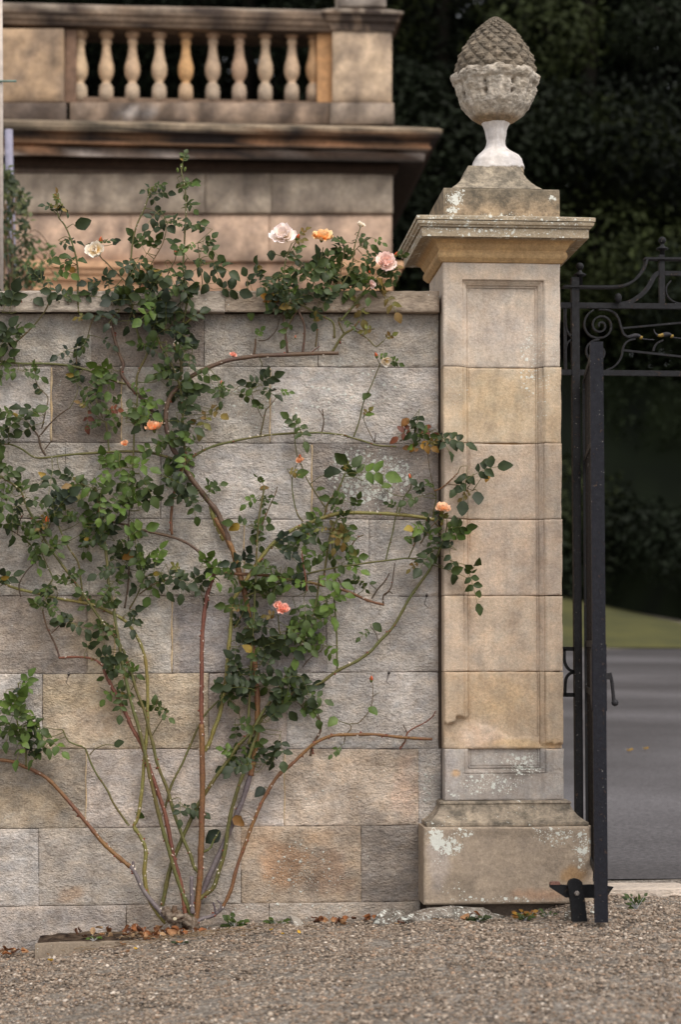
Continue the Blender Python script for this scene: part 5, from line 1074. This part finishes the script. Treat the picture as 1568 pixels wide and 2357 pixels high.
# pilaster caps low on the facade
for x0, x1 in ((50, 350), (760, 930)):
    b = MB()
    for ya, yb, e in ((602, 614, .16), (616, 628, .13), (631, 642, .10), (648, 668, .05)):
        p, q = hp(x0, yb, HYF-e), hp(x1, ya, HYF-e); b.box(p.x+ (.16-e), q.x-(.16-e), HYF-e, HYF+.1, p.z, q.z, (*srgb(196,156,122), 1))
    b.build('string_course', M_house, house)
# cornice (mitred at its right end)
def hring(b, x0, x1, prof, Yf, depth, colf):
    """prof (projection m, y pixel) swept along the front and round the right end"""
    R = []
    for e, y in prof:
        z = hp(600, y, Yf-e).z; xr = hp(x1, 300, Yf).x+e; xl = hp(x0, 300, Yf).x-e
        pts = [(xl, Yf-e)] + [(xl+(xr-xl)*t/30, Yf-e) for t in range(1, 31)] + [(xr, Yf+depth)] + [(xl, Yf+depth)]
        R.append([b.vert((X, Y, z), colf(*proj((X, Y, z)))) for X, Y in pts])
    n = len(R[0]); o = b.smooth; b.smooth = False
    for j in range(len(R)-1):
        for k in range(n): b.face(R[j][k], R[j+1][k], R[j+1][(k+1)%n], R[j][(k+1)%n])
    b.face(*R[0]); b.face(*R[-1][::-1]); b.smooth = o
b = MB()
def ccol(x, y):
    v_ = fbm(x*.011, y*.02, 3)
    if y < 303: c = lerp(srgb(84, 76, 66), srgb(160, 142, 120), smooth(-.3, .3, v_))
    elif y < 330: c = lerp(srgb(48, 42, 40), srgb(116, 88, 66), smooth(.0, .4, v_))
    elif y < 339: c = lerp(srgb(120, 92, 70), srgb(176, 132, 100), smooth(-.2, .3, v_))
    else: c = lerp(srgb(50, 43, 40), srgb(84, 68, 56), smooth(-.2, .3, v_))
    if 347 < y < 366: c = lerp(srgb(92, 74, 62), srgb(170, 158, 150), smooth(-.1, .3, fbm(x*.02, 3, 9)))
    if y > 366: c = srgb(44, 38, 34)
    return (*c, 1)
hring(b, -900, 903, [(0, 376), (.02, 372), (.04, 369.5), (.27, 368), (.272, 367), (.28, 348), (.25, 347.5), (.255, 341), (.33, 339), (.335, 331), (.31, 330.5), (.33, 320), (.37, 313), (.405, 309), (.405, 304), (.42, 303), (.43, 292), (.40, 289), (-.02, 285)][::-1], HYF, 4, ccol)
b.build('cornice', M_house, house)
b = MB()
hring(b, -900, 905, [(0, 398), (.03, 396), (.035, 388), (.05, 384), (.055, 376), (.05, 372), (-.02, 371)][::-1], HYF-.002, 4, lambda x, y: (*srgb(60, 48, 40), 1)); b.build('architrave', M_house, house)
# balustrade standing on the cornice
BY = HYF-.12
bal = empty('balustrade', (hc.x, BY, hp(400, 287, BY).z), 'sandstone balustrade with vase shaped balusters on top of the dark cornice', 'balustrade')
b = MB(); hblock(b, 160, 765, 236, 287, srgb(150,126,104), Y=BY, dirt=.75)
p, q = hp(160, 287, BY+.1), hp(765, 236, BY+.1); b.box(p.x, q.x, BY+.09, BY+.40, p.z-.02, q.z+.0, (*srgb(120,100,84), 1))
b.build('base_course', M_house, bal)
b = MB()
def rcol(x, y):
    c = lerp(srgb(66, 56, 50), srgb(150, 128, 108), smooth(0, .45, fbm(x*.02, y*.01, 30))*.6)
    if y < 28: c = lerp(c, srgb(168, 154, 138), smooth(-.1, .3, fbm(x*.02, 2, 5))*.6)
    return (*c, 1)
hring(b, -900, 765, [(0, 72), (.02, 69), (.03, 62), (.05, 56), (.06, 46), (.075, 42), (.08, 30), (.07, 24), (-.02, 21)][::-1], BY, .5, rcol); b.build('top_rail', M_house, bal)
def pedestal(x0, x1, cols, top=66):
    b = MB(); ys2 = (top, 236, 287)
    hblock(b, x0, x1, top, 236, cols[0], Y=BY-.03, dirt=.25); hblock(b, x0-5, x1+5, 236, 287, cols[1], Y=BY-.06, dirt=.5)
    p, q = hp(x0, 287, BY), hp(x1, top, BY); b.box(p.x+.01, q.x-.01, BY+.05, BY+.6, p.z, q.z, (*srgb(170,140,110), 1)); b.build('pedestal', M_house, bal)
pedestal(765, 903, (srgb(192,164,132), srgb(150,132,114))); pedestal(-40, 148, (srgb(176,144,108), srgb(100,84,72)))
b = MB(); hblock(b, -900, -46, 70, 287, srgb(150,128,108), Y=BY, dirt=.4); p, q = hp(-900, 287, BY), hp(-46, 72, BY); b.box(p.x, q.x, BY+.06, BY+.4, p.z, q.z, (*srgb(150,128,108), 1)); b.build('parapet_block', M_house, bal)
b = MB(); hring(b, 765, 903, [(0, 68), (.02, 66), (.03, 48), (.06, 44), (.07, 30), (.10, 27), (.10, 20), (-.02, 16)][::-1], BY-.03, .6, rcol); b.build('pedestal_cap', M_house, bal)
b = MB(); hblock(b, 778, 890, -60, 16, srgb(170,158,146), Y=BY-.02); p, q = hp(778, 16, BY), hp(890, -60, BY); b.box(p.x+.01, q.x-.01, BY+.06, BY+.5, p.z, q.z, (*srgb(160,146,130), 1)); b.build('pier_block', M_house, bal)
for x0, x1 in ((150, 176), (730, 765)):
    b = MB()
    p, q = hp(x0, 236, BY+.05), hp(x1, 70, BY+.05); b.box(p.x, q.x, BY+.05, BY+.25, p.z, q.z, (*(srgb(176,134,94) if x0 > 300 else srgb(120,96,80)), 1))
    b.build('respond', M_house, bal)
BP2 = [(17, 236), (17, 210), (16, 209), (16.5, 203), (14, 198), (9, 193), (9, 189), (13, 183), (17, 174), (18.5, 163), (17.5, 152), (14, 140), (11, 125), (9.5, 110), (10, 104), (12, 102), (12, 97), (10, 95), (12, 90), (16, 86), (17, 84), (17, 70)]
m_ = (BY+.15-CY)/F
for i, x in enumerate((185, 245, 305, 367, 428, 490, 551, 611, 672, 722)):
    c = hp(x, 150, BY+.15); b = MB(); b.col = (srgb(196,170,140), srgb(192,164,134), srgb(190,162,134), srgb(196,170,142), srgb(198,156,110), srgb(180,156,132), srgb(176,148,124), srgb(186,162,136), srgb(186,160,134), srgb(176,140,104))[i]
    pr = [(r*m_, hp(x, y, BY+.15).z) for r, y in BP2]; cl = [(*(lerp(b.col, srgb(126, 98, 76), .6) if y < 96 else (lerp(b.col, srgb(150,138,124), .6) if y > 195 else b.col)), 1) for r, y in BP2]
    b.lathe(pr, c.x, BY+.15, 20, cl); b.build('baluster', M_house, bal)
# rain pipe at the left edge and the climber on the house corner
pz = empty('drainpipe', tuple(P(4, 400, 3.0)), 'pale vertical pipe at the extreme left edge above the wall', 'pipe')
b = MB(); b.col = srgb(196, 182, 172); b.tube([P(0, -40, 3), P(2, 200, 3), P(3, 700, 3)], .012, 10); b.build('pipe', M_plain, pz)
b = MB(); b.col = srgb(110, 130, 120); b.tube([P(-6, 188, 2.98), P(38, 188, 2.98)], .006, 6); b.build('pipe_bracket', M_plain, pz)
b = MB(); b.col = srgb(140, 136, 152); b.tube([P(20, 300, 6), P(22, 420, 6), P(26, 520, 6), P(28, 720, 6)], .028, 10); tag(b.build('post', M_plain), 'blurred lilac grey post beside the climbing shrub at upper left', 'post')
cb = P(20, 700, 5.0); climb = empty('climbing_shrub', (cb.x, 5, 0), 'blurred dark leafy climber above the wall at the left edge', 'shrub')
b = MB(); b.col = srgb(110, 92, 74)
for k in range(16):
    x = random.uniform(-40, 30); pts = [P(x, 720, 5), P(x+random.uniform(-10, 20), 600, 5-random.random()*.2), P(x+random.uniform(-20, 50), 500+random.uniform(-90, 60), 5)]; b.tube(arc_pts(pts, 5), .006, 5)
for k in range(5): b.tube(arc_pts([P(40, 560+k*10, 5), P(80, 530+k*14, 4.9), P(110+k*4, 560+k*18, 4.9)], 4), .003, 4)
b.build('stem', M_bark, climb)
b = MB()
for k in range(2300):
    y = random.uniform(385, 720); wmax = 34+36*smooth(400, 470, y)+(18 if y > 600 else 0); x = random.uniform(-70, wmax)
    if x > 30 and random.random() < .45: continue
    if fbm(x*.03, y*.03, 4) < -.12: continue
    c = lerp(srgb(44, 54, 34), srgb(96, 100, 58), random.random()**2)
    o = P(x, y, 5+random.uniform(-.25, .35)); a = random.uniform(0, 6.28); leaflet(b, o, Vector((math.cos(a), random.uniform(-.5, .5), math.sin(a)-.3)), Vector((random.gauss(0, .5), -1, random.random())), random.uniform(.03, .06), random.uniform(.015, .03), c)
for k in range(60):
    y = random.uniform(560, 670); x = random.uniform(60, 135); leaflet(b, P(x, y, 4.9), Vector((random.gauss(0, 1), 0, random.gauss(0, 1))), Vector((0, -1, .5)), .04, .02, srgb(70, 90, 44))
b.build('foliage', M_leaf, climb)

# ------------------------------------------------------------------ trees behind
def crown(n, R, H, seed, tone, size=.085):
    rg = np.random.default_rng(seed)
    # clumps
    nc = 46; cl = []
    for i in range(nc):
        z = rg.uniform(0, 1); rr = R*(1-.55*max(0, z-.35)/.65)*math.sqrt(rg.uniform(.25, 1)); a = rg.uniform(0, 6.28)
        cl.append((rr*math.cos(a), rr*math.sin(a), z*H, rg.uniform(.9, 1.9), rg.uniform(.55, 1.35)))
    ix = rg.integers(0, nc, n); C = np.array(cl)[ix]; v = rg.normal(0, 1, (n, 3)); v /= np.linalg.norm(v, axis=1)[:, None]
    c = C[:, :3]+v*C[:, 3:4]*rg.uniform(.55, 1.0, (n, 1))*np.array([1.15, 1.15, .7])
    nr_ = rg.normal(0, .5, (n, 3))+v*.7+np.array([0, 0, .4]); nr_ /= np.linalg.norm(nr_, axis=1)[:, None]
    t = np.cross(nr_, rg.normal(0, 1, (n, 3))); t /= np.linalg.norm(t, axis=1)[:, None]; s = np.cross(nr_, t)
    sz = rg.uniform(.5, 1.2, (n, 1))*size
    V = np.stack([c-t*sz, c-s*sz*.45, c+t*sz, c+s*sz*.45], 1).reshape(-1, 3)
    k = C[:, 4:5]*rg.uniform(.7, 1.3, (n, 1)); col = np.array(tone)[None]*k
    col = np.concatenate([np.repeat(col, 4, 0), np.ones((n*4, 1))], 1).astype(np.float32)
    me = bpy.data.meshes.new('crown'); me.vertices.add(len(V)); me.vertices.foreach_set('co', V.astype(np.float32).ravel())
    me.loops.add(n*4); me.loops.foreach_set('vertex_index', np.arange(n*4, dtype=np.int32)); me.polygons.add(n); me.polygons.foreach_set('loop_start', np.arange(0, n*4, 4, dtype=np.int32))
    at = me.color_attributes.new('Col', 'FLOAT_COLOR', 'POINT'); at.data.foreach_set('color', col.ravel()); me.materials.append(M_tree); me.update(); me.validate(); return me
TN = [(.008, .012, .005), (.011, .016, .006), (.022, .028, .008), (.006, .009, .004)]
crowns = [crown(75000, 4.6, 17, 11+i, TN[i]) for i in range(4)]
def trunkmesh(h):
    b = MB(); b.col = srgb(26, 23, 19); b.tube([Vector((0, 0, -.6)), Vector((.05, 0, 1)), Vector((-.1, .1, h*.4)), Vector((.15, -.1, h*.7)), Vector((0, 0, h))], lambda t: .38*(1-.8*t)+.06*math.exp(-t*12), 10)
    for k in range(9):
        a = k*2.3; z = h*(.18+.07*k); b.tube([Vector((0, 0, z)), Vector((math.cos(a)*1.4, math.sin(a)*1.4, z+.9)), Vector((math.cos(a)*2.9, math.sin(a)*2.9, z+1.6))], lambda t: .11*(1-.8*t), 6)
    o = b.build('trunk', M_bark); me = o.data; bpy.data.objects.remove(o); return me
TRK = trunkmesh(15)
def tree(x, y, i, s, zoff, label, base=0.6, group='dark trees behind the lawn'):
    z = gz(x, y); r = empty('broadleaf_tree', (x, y, z), label, 'tree', group); 
    t = bpy.data.objects.new('trunk', TRK); COL.objects.link(t); t.parent = r
    c = bpy.data.objects.new('crown', crowns[i]); COL.objects.link(c); c.parent = r; c.location = (0, 0, base); c.rotation_euler = (0, 0, x*1.7+y)
    r.scale = (s, s, s*1.05); return r
desc = ['broad dark tree', 'dark tree', 'slightly lighter olive green tree', 'nearly black tree']
rows_ = [(-11, 34), (-5, 36), (1, 35), (5.2, 34.6), (8.4, 34.4), (12, 34.0), (16.5, 35.5), (22, 36), (-8, 43), (-2, 44), (4, 43), (9, 42), (14, 43), (19, 44), (26, 44), (31, 38)]+[(-16+4.6*q, 50+1.5*(q % 2)) for q in range(13)]+[(-14+6.1*q, 58) for q in range(9)]
lab = ['far left behind the house balustrade', 'behind the left half of the balustrade', 'behind the right half of the balustrade', 'directly behind the pine cone finial', 'between the finial and the gate overthrow', 'above the gate overthrow and lawn edge', 'at the right edge behind the gate', 'beyond the right edge of the view']
for k, (x, y) in enumerate(rows_):
    i = (0, 1, 0, 2, 1, 3, 2, 0)[k % 8] if k < 8 else (3, 0, 1, 3)[k % 4]
    l = '%s %s' % (desc[i], lab[k]) if k < 8 else 'tall dark tree deep in the shaded wood behind the front trees'
    tree(x, y, i, 1.12 if k < 8 else 1.4, 0, l)
# clipped dark hedge under the trees
b = MB(); hx = np.linspace(-30, 40, 141); g = []
for x in hx:
    row = []
    for (dy, hz) in ((0, -.3), (.05, .8), (.0, 1.8), (.15, 3.0), (.3, 4.2), (.8, 5.0), (2.0, 5.1), (2.6, 2.5)):
        yy = 31.8+dy+.35*fbm(x*.8, hz, 2); yb = 31.8
        row.append(b.vert((x, yy, gz(x, yb)+hz+.3*fbm(x*.6, dy, 8)), lerp((.006, .009, .004), (.012, .018, .006), .5+fbm(x*1.5, hz*1.5, 3))))
    g.append(row)
for i in range(len(g)-1):
    for j in range(7): b.face(g[i][j], g[i+1][j], g[i+1][j+1], g[i][j+1])
hg = b.build('hedge', M_tree); tag(hg, 'long dark hedge at the far side of the lawn under the trees', 'hedge')

# ------------------------------------------------------------------ things at the foot of the wall
def slabstone(name, pts, z0, z1, col, label, cat, mat=None, jit=.003):
    b = MB(); o = b.smooth; b.smooth = False; n = len(pts)
    lo = [b.vert((x, y, z0), col) for x, y in pts]; hi = [b.vert((x+random.uniform(-jit, jit), y+random.uniform(-jit, jit), z1(x, y) if callable(z1) else z1), col) for x, y in pts]
    for k in range(n): b.face(lo[k], lo[(k+1)%n], hi[(k+1)%n], hi[k])
    b.face(*hi); q = b.build(name, mat or M_base); return tag(q, label, cat)
def gp2(x, y, Y): q = P(x, y, Y); return (q.x, q.y)
K0, K1 = P(80, 2195, -.17), P(725, 2172, -.10)
def edge_top(x, y): u = (x-K0.x)/(K1.x-K0.x); return (P(80, 2173, -.17).z)*(1-u)+(P(725, 2157, -.10).z)*u
n = 10; A_ = [(K0.x+(K1.x-K0.x)*t/n, -.17+.07*t/n) for t in range(n+1)]
slabstone('edging_stone', A_+[(x, y+.045) for x, y in A_[::-1]], -.5, lambda x, y: edge_top(x, y)+.003*fbm(x*6, y, 2), (*srgb(140, 126, 110), .8), 'long thin stone edging strip in front of the rose bed', 'edging stone', jit=.001)
b = MB(); tp = [P(x, y, Y) for x, y, Y in ((668, 2105, -.02), (690, 2113, -.03), (716, 2150, -.05), (700, 2155, -.12), (684, 2140, -.10))]; lo = [Vector((p.x, p.y, -.3)) for p in tp]
i = [b.vert(p, (*srgb(150, 142, 132), .7)) for p in tp]; j = [b.vert(p, (*srgb(140, 130, 118), .7)) for p in lo]; b.smooth = False
b.face(*i)
for k in range(5): b.face(i[k], j[k], j[(k+1)%5], i[(k+1)%5])
tag(b.build('broken_slab', M_base), 'small grey broken slab on edge at the right end of the rose bed', 'stone')
# soil of the bed
b = MB(); g = []
for i in range(81):
    row = []
    for j in range(13):
        u = i/80; x = K0.x+(K1.x-K0.x)*u; y = -.125+.06*u+(WY+.0+.125-.06*u)*j/12
        row.append(b.vert((x, y, edge_top(x, y)-.006+.010*fbm(x*9, y*9, 4)+.010*(j/12)-.012*max(0, 1-i/4)), lerp(srgb(48, 38, 32), srgb(84, 70, 58), .5+fbm(x*20, y*20, 1))))
    g.append(row)
for i in range(80):
    for j in range(12): b.face(g[i][j], g[i+1][j], g[i+1][j+1], g[i][j+1])
tag(b.build('soil', M_bark), kind='structure')
# concrete rubble at the pier foot
def rubble(x, y, rx_, ry_, Y, label, col=srgb(150, 142, 132)):
    b = MB(); g = []; nu, nv = 44, 16; k = (Y-CY)/F
    for j in range(nv):
        ph = math.pi*.56*j/(nv-1); row = []
        for i in range(nu):
            a = 2*math.pi*i/nu; n_ = 1+.22*fbm(math.cos(a)*2+x, math.sin(a)*2, ph*2, 4)+.05*fbm(math.cos(a)*9, math.sin(a)*9+x, ph*6, 2); q = P(x, y, Y)
            row.append(b.vert((q.x+rx_*k*math.sin(ph)*math.cos(a)*n_, Y+.5*rx_*k*math.sin(ph)*math.sin(a)*n_*min(1, 60/rx_), q.z+ry_*k*(math.cos(ph)*1.6-.8)*n_), (*lerp(col, srgb(110, 98, 88), .5+fbm(a*2, ph*4, x)), .45)))
        g.append(row)
    for j in range(nv-1):
        for i in range(nu): b.face(g[j][i], g[j+1][i], g[j+1][(i+1)%nu], g[j][(i+1)%nu])
    return tag(b.build('concrete_lump', M_torus), label, 'rubble')
rubble(902, 2112, 44, 26, -.03, 'rough pale concrete lump at the corner of wall and pier')
rubble(1040, 2102, 116, 20, -.13, 'low broken concrete haunching along the foot of the pier')
rubble(1320, 2098, 20, 22, -.45, 'small rounded stone behind the iron gate catch', srgb(150, 136, 120)); rubble(1372, 2100, 16, 20, -.40, 'small pale stone between gate catch and leaf', srgb(170, 156, 140))
q0, q1 = P(1395, 2068, .1), P(1535, 2052, .32)
slabstone('threshold_stone', [(q0.x, .12), (q0.x+.20, .10), (q1.x+.06, .14), (q1.x+.05, .34), (q0.x+.1, .36), (q0.x, .33)], -.05, .022, (*srgb(196, 182, 168), .9), 'pale flat threshold stone under the gate opening', 'threshold stone', M_cope)
# fallen leaves
def dryleaf(col, sz, seed):
    random.seed(seed); b = MB(); nu, nv = 7, 7; g = []
    for i in range(nu):
        t = i/(nu-1); wd = math.sin(math.pi*(.06+.88*t))**.7; row = []
        for j in range(nv):
            u = j/(nv-1)*2-1; x = sz*(t-.5); y = sz*.36*wd*u*(1+.12*math.sin(i*3+j)); z = sz*(.16*u*u+.10*math.sin(t*5+seed)+.05*math.sin(u*6+seed*2+t*4))
            row.append(b.vert((x, y, z), lerp(col, (col[0]*.6, col[1]*.5, col[2]*.5), random.random()*.7)))
        g.append(row)
    for i in range(nu-1):
        for j in range(nv-1): b.face(g[i][j], g[i+1][j], g[i+1][j+1], g[i][j+1])
    b.tube([Vector((-sz*.5, 0, 0)), Vector((-sz*.62, 0, .002)), Vector((-sz*.75, .002, .006))], .0007, 4)
    o = b.build('fallen_leaf', M_dry); me = o.data; bpy.data.objects.remove(o); return me
DL = [dryleaf(c, s, k) for k, (c, s) in enumerate(((srgb(158, 104, 66), .042), (srgb(128, 84, 56), .036), (srgb(178, 136, 98), .04), (srgb(92, 62, 46), .032), (srgb(190, 158, 120), .028)))]
DLY = dryleaf(srgb(214, 172, 70), .026, 9)
random.seed(21)
def fallen(x, y, Y, lift, mi, label, group):
    o = bpy.data.objects.new('fallen_leaf', DL[mi] if mi >= 0 else DLY); COL.objects.link(o); q = P(x, y, Y)
    o.location = (q.x, Y, q.z+lift); o.rotation_euler = (random.gauss(0, .5), random.gauss(0, .5), random.uniform(0, 6.28)); s = random.uniform(.7, 1.15); o.scale = (s, s, s)
    tag(o, label, 'leaf', group)
G1 = 'dry leaves in the rose bed'
for k in range(110):
    x = random.gauss(410, 95); Y = random.uniform(-.10, .07); 
    if x > 650 or x < 120: continue
    q = P(x, 2140, Y); z = edge_top(q.x, Y)+.004+.02*random.random(); o = bpy.data.objects.new('fallen_leaf', DL[random.randrange(5)]); COL.objects.link(o)
    o.location = (q.x, Y, z); o.rotation_euler = (random.gauss(0, .6), random.gauss(0, .6), random.uniform(0, 6.28)); o.scale = (random.uniform(.65, 1.1),)*3; tag(o, 'dry orange brown leaf lying on the soil at the foot of the rose', 'leaf', G1)
for k in range(16):
    x = random.uniform(590, 690); Y = random.uniform(-.06, .06); q = P(x, 2140, Y); o = bpy.data.objects.new('fallen_leaf', DL[random.choice((0, 2, 4, 1))]); COL.objects.link(o)
    o.location = (q.x, Y, edge_top(q.x, Y)+.012*random.random()+.004); o.rotation_euler = (random.gauss(0, .5), random.gauss(0, .5), random.uniform(0, 6.28)); tag(o, 'dry curled leaf lying beside the broken slab', 'leaf', 'dry leaves by the broken slab')
def ground_leaf(x, Y, mi, label, group):
    q = P(x, 2150, Y); o = bpy.data.objects.new('fallen_leaf', DL[mi] if mi >= 0 else DLY); COL.objects.link(o)
    o.location = (q.x, Y, gz(q.x, Y)+.016); o.rotation_euler = (random.gauss(0, .35), random.gauss(0, .35), random.uniform(0, 6.28)); o.scale = (random.uniform(.6, 1),)*3; tag(o, label, 'leaf', group)
for k in range(14): ground_leaf(random.uniform(-10, 75), random.uniform(-.12, .05), random.randrange(5), 'dry brown leaf gathered against the wall at the left edge', 'dry leaves at the left edge')
for k in range(22): ground_leaf(random.uniform(720, 880), random.uniform(-.06, .07), random.randrange(4), 'dry brown leaf lying along the foot of the wall left of the concrete lump', 'dry leaves along the wall foot')
for k in range(10): ground_leaf(random.uniform(900, 1110), random.uniform(-.26, -.14), random.randrange(5), 'dry leaf lying on the gravel in front of the pier', 'dry leaves before the pier')
for k in range(10): ground_leaf(random.uniform(100, 700), random.uniform(-.4, -.2), random.choice((-1, -1, 4, 2)), 'small pale yellow leaf lying on the gravel in front of the rose bed', 'yellow leaves on the gravel')
for (x, y, s) in ((1450, 1690, .8), (1487, 1688, .7)):
    q = PZ(x, y, .35) if y < 1800 else PZ(x, y, .12); o = bpy.data.objects.new('fallen_leaf', DLY); COL.objects.link(o); o.location = (q.x, q.y, gz(q.x, q.y)+.03); o.scale = (2.2*s, 2.2*s, 2.2*s) if y < 1800 else (1, 1, 1); tag(o, 'pale yellow leaf lying on the asphalt drive', 'leaf', 'yellow leaves on the drive')
# weeds
def weed(x, y, Y, r, n, tone, label, up=.8, name='weed'):
    b = MB(); q = P(x, y, Y); z = max(gz(q.x, Y), q.z-.02) if Y < -.15 else q.z-.01
    for k in range(n):
        a = random.uniform(0, 6.28); d = Vector((math.cos(a), math.sin(a)*.6, random.uniform(.2, up))); l = r*random.uniform(.5, 1); o = Vector((q.x, Y, z))+d*r*random.uniform(.2, .8)
        c = lerp(*TONE[tone], random.random()); leaflet(b, o, d, Vector((random.gauss(0, .4), -.7, 1)), l*.6, l*.42, c, .4, .3)
        b.tube([Vector((q.x, Y, z-.004)), o], .0008, 4, cap=False)
    return tag(b.build(name, M_leaf), label, 'weed')
weed(540, 2132, -.03, .05, 34, 1, 'small feathery green weed on soil at the wall foot', 1.2); weed(1100, 2136, -.24, .045, 30, 0, 'bluish clover like weed on gravel before the pier', .5); weed(1206, 2105, -.22, .05, 20, 4, 'yellowing low weed beside the foot of the pier', .8)
weed(1210, 2120, -.26, .035, 22, 1, 'small green weed just below the yellowing weed', .9); weed(415, 2196, -.28, .03, 18, 0, 'blue green seedling on gravel in front of rose bed', .5); weed(640, 2126, .0, .05, 26, 1, 'green weed left of the broken slab', .8); weed(1465, 2130, -.25, .045, 24, 1, 'thin green grass tuft right of the gate leaf', 1.5)
weed(1262, 2140, -.3, .03, 16, 1, 'tiny green weed left of the gate catch', 1.2); weed(215, 2156, -.13, .03, 12, 2, 'small pale green leaves by the left end of the edging', .5)
weed(1213, 2290, -1.15, .02, 14, 2, 'small light green seedling in the blurred foreground gravel', .5); weed(1540, 2062, .2, .03, 10, 1, 'tiny weed at the right end of the threshold stone', .8)
# dead stalks lying in the bed: twigs
b = MB()
for k in range(420):
    x = random.gauss(440, 150); Y = random.uniform(-.27, .04); q = P(x, 2150, Y)
    z = (edge_top(q.x, Y)+.014) if Y > -.14 else gz(q.x, Y)+.018
    if q.x > K1.x or q.x < K0.x: continue
    a = random.gauss(0, .5); l = random.uniform(.01, .05); b.col = lerp(srgb(80, 62, 48), srgb(170, 146, 116), random.random())
    b.tube([(q.x, Y, z), (q.x+l*math.cos(a)*.5, Y+l*math.sin(a)*.5, z+.004), (q.x+l*math.cos(a), Y+l*math.sin(a), z)], .0009, 4)
tag(b.build('twig_litter', M_dry), 'fine dead stalks and twigs scattered in front of the rose', kind='stuff')
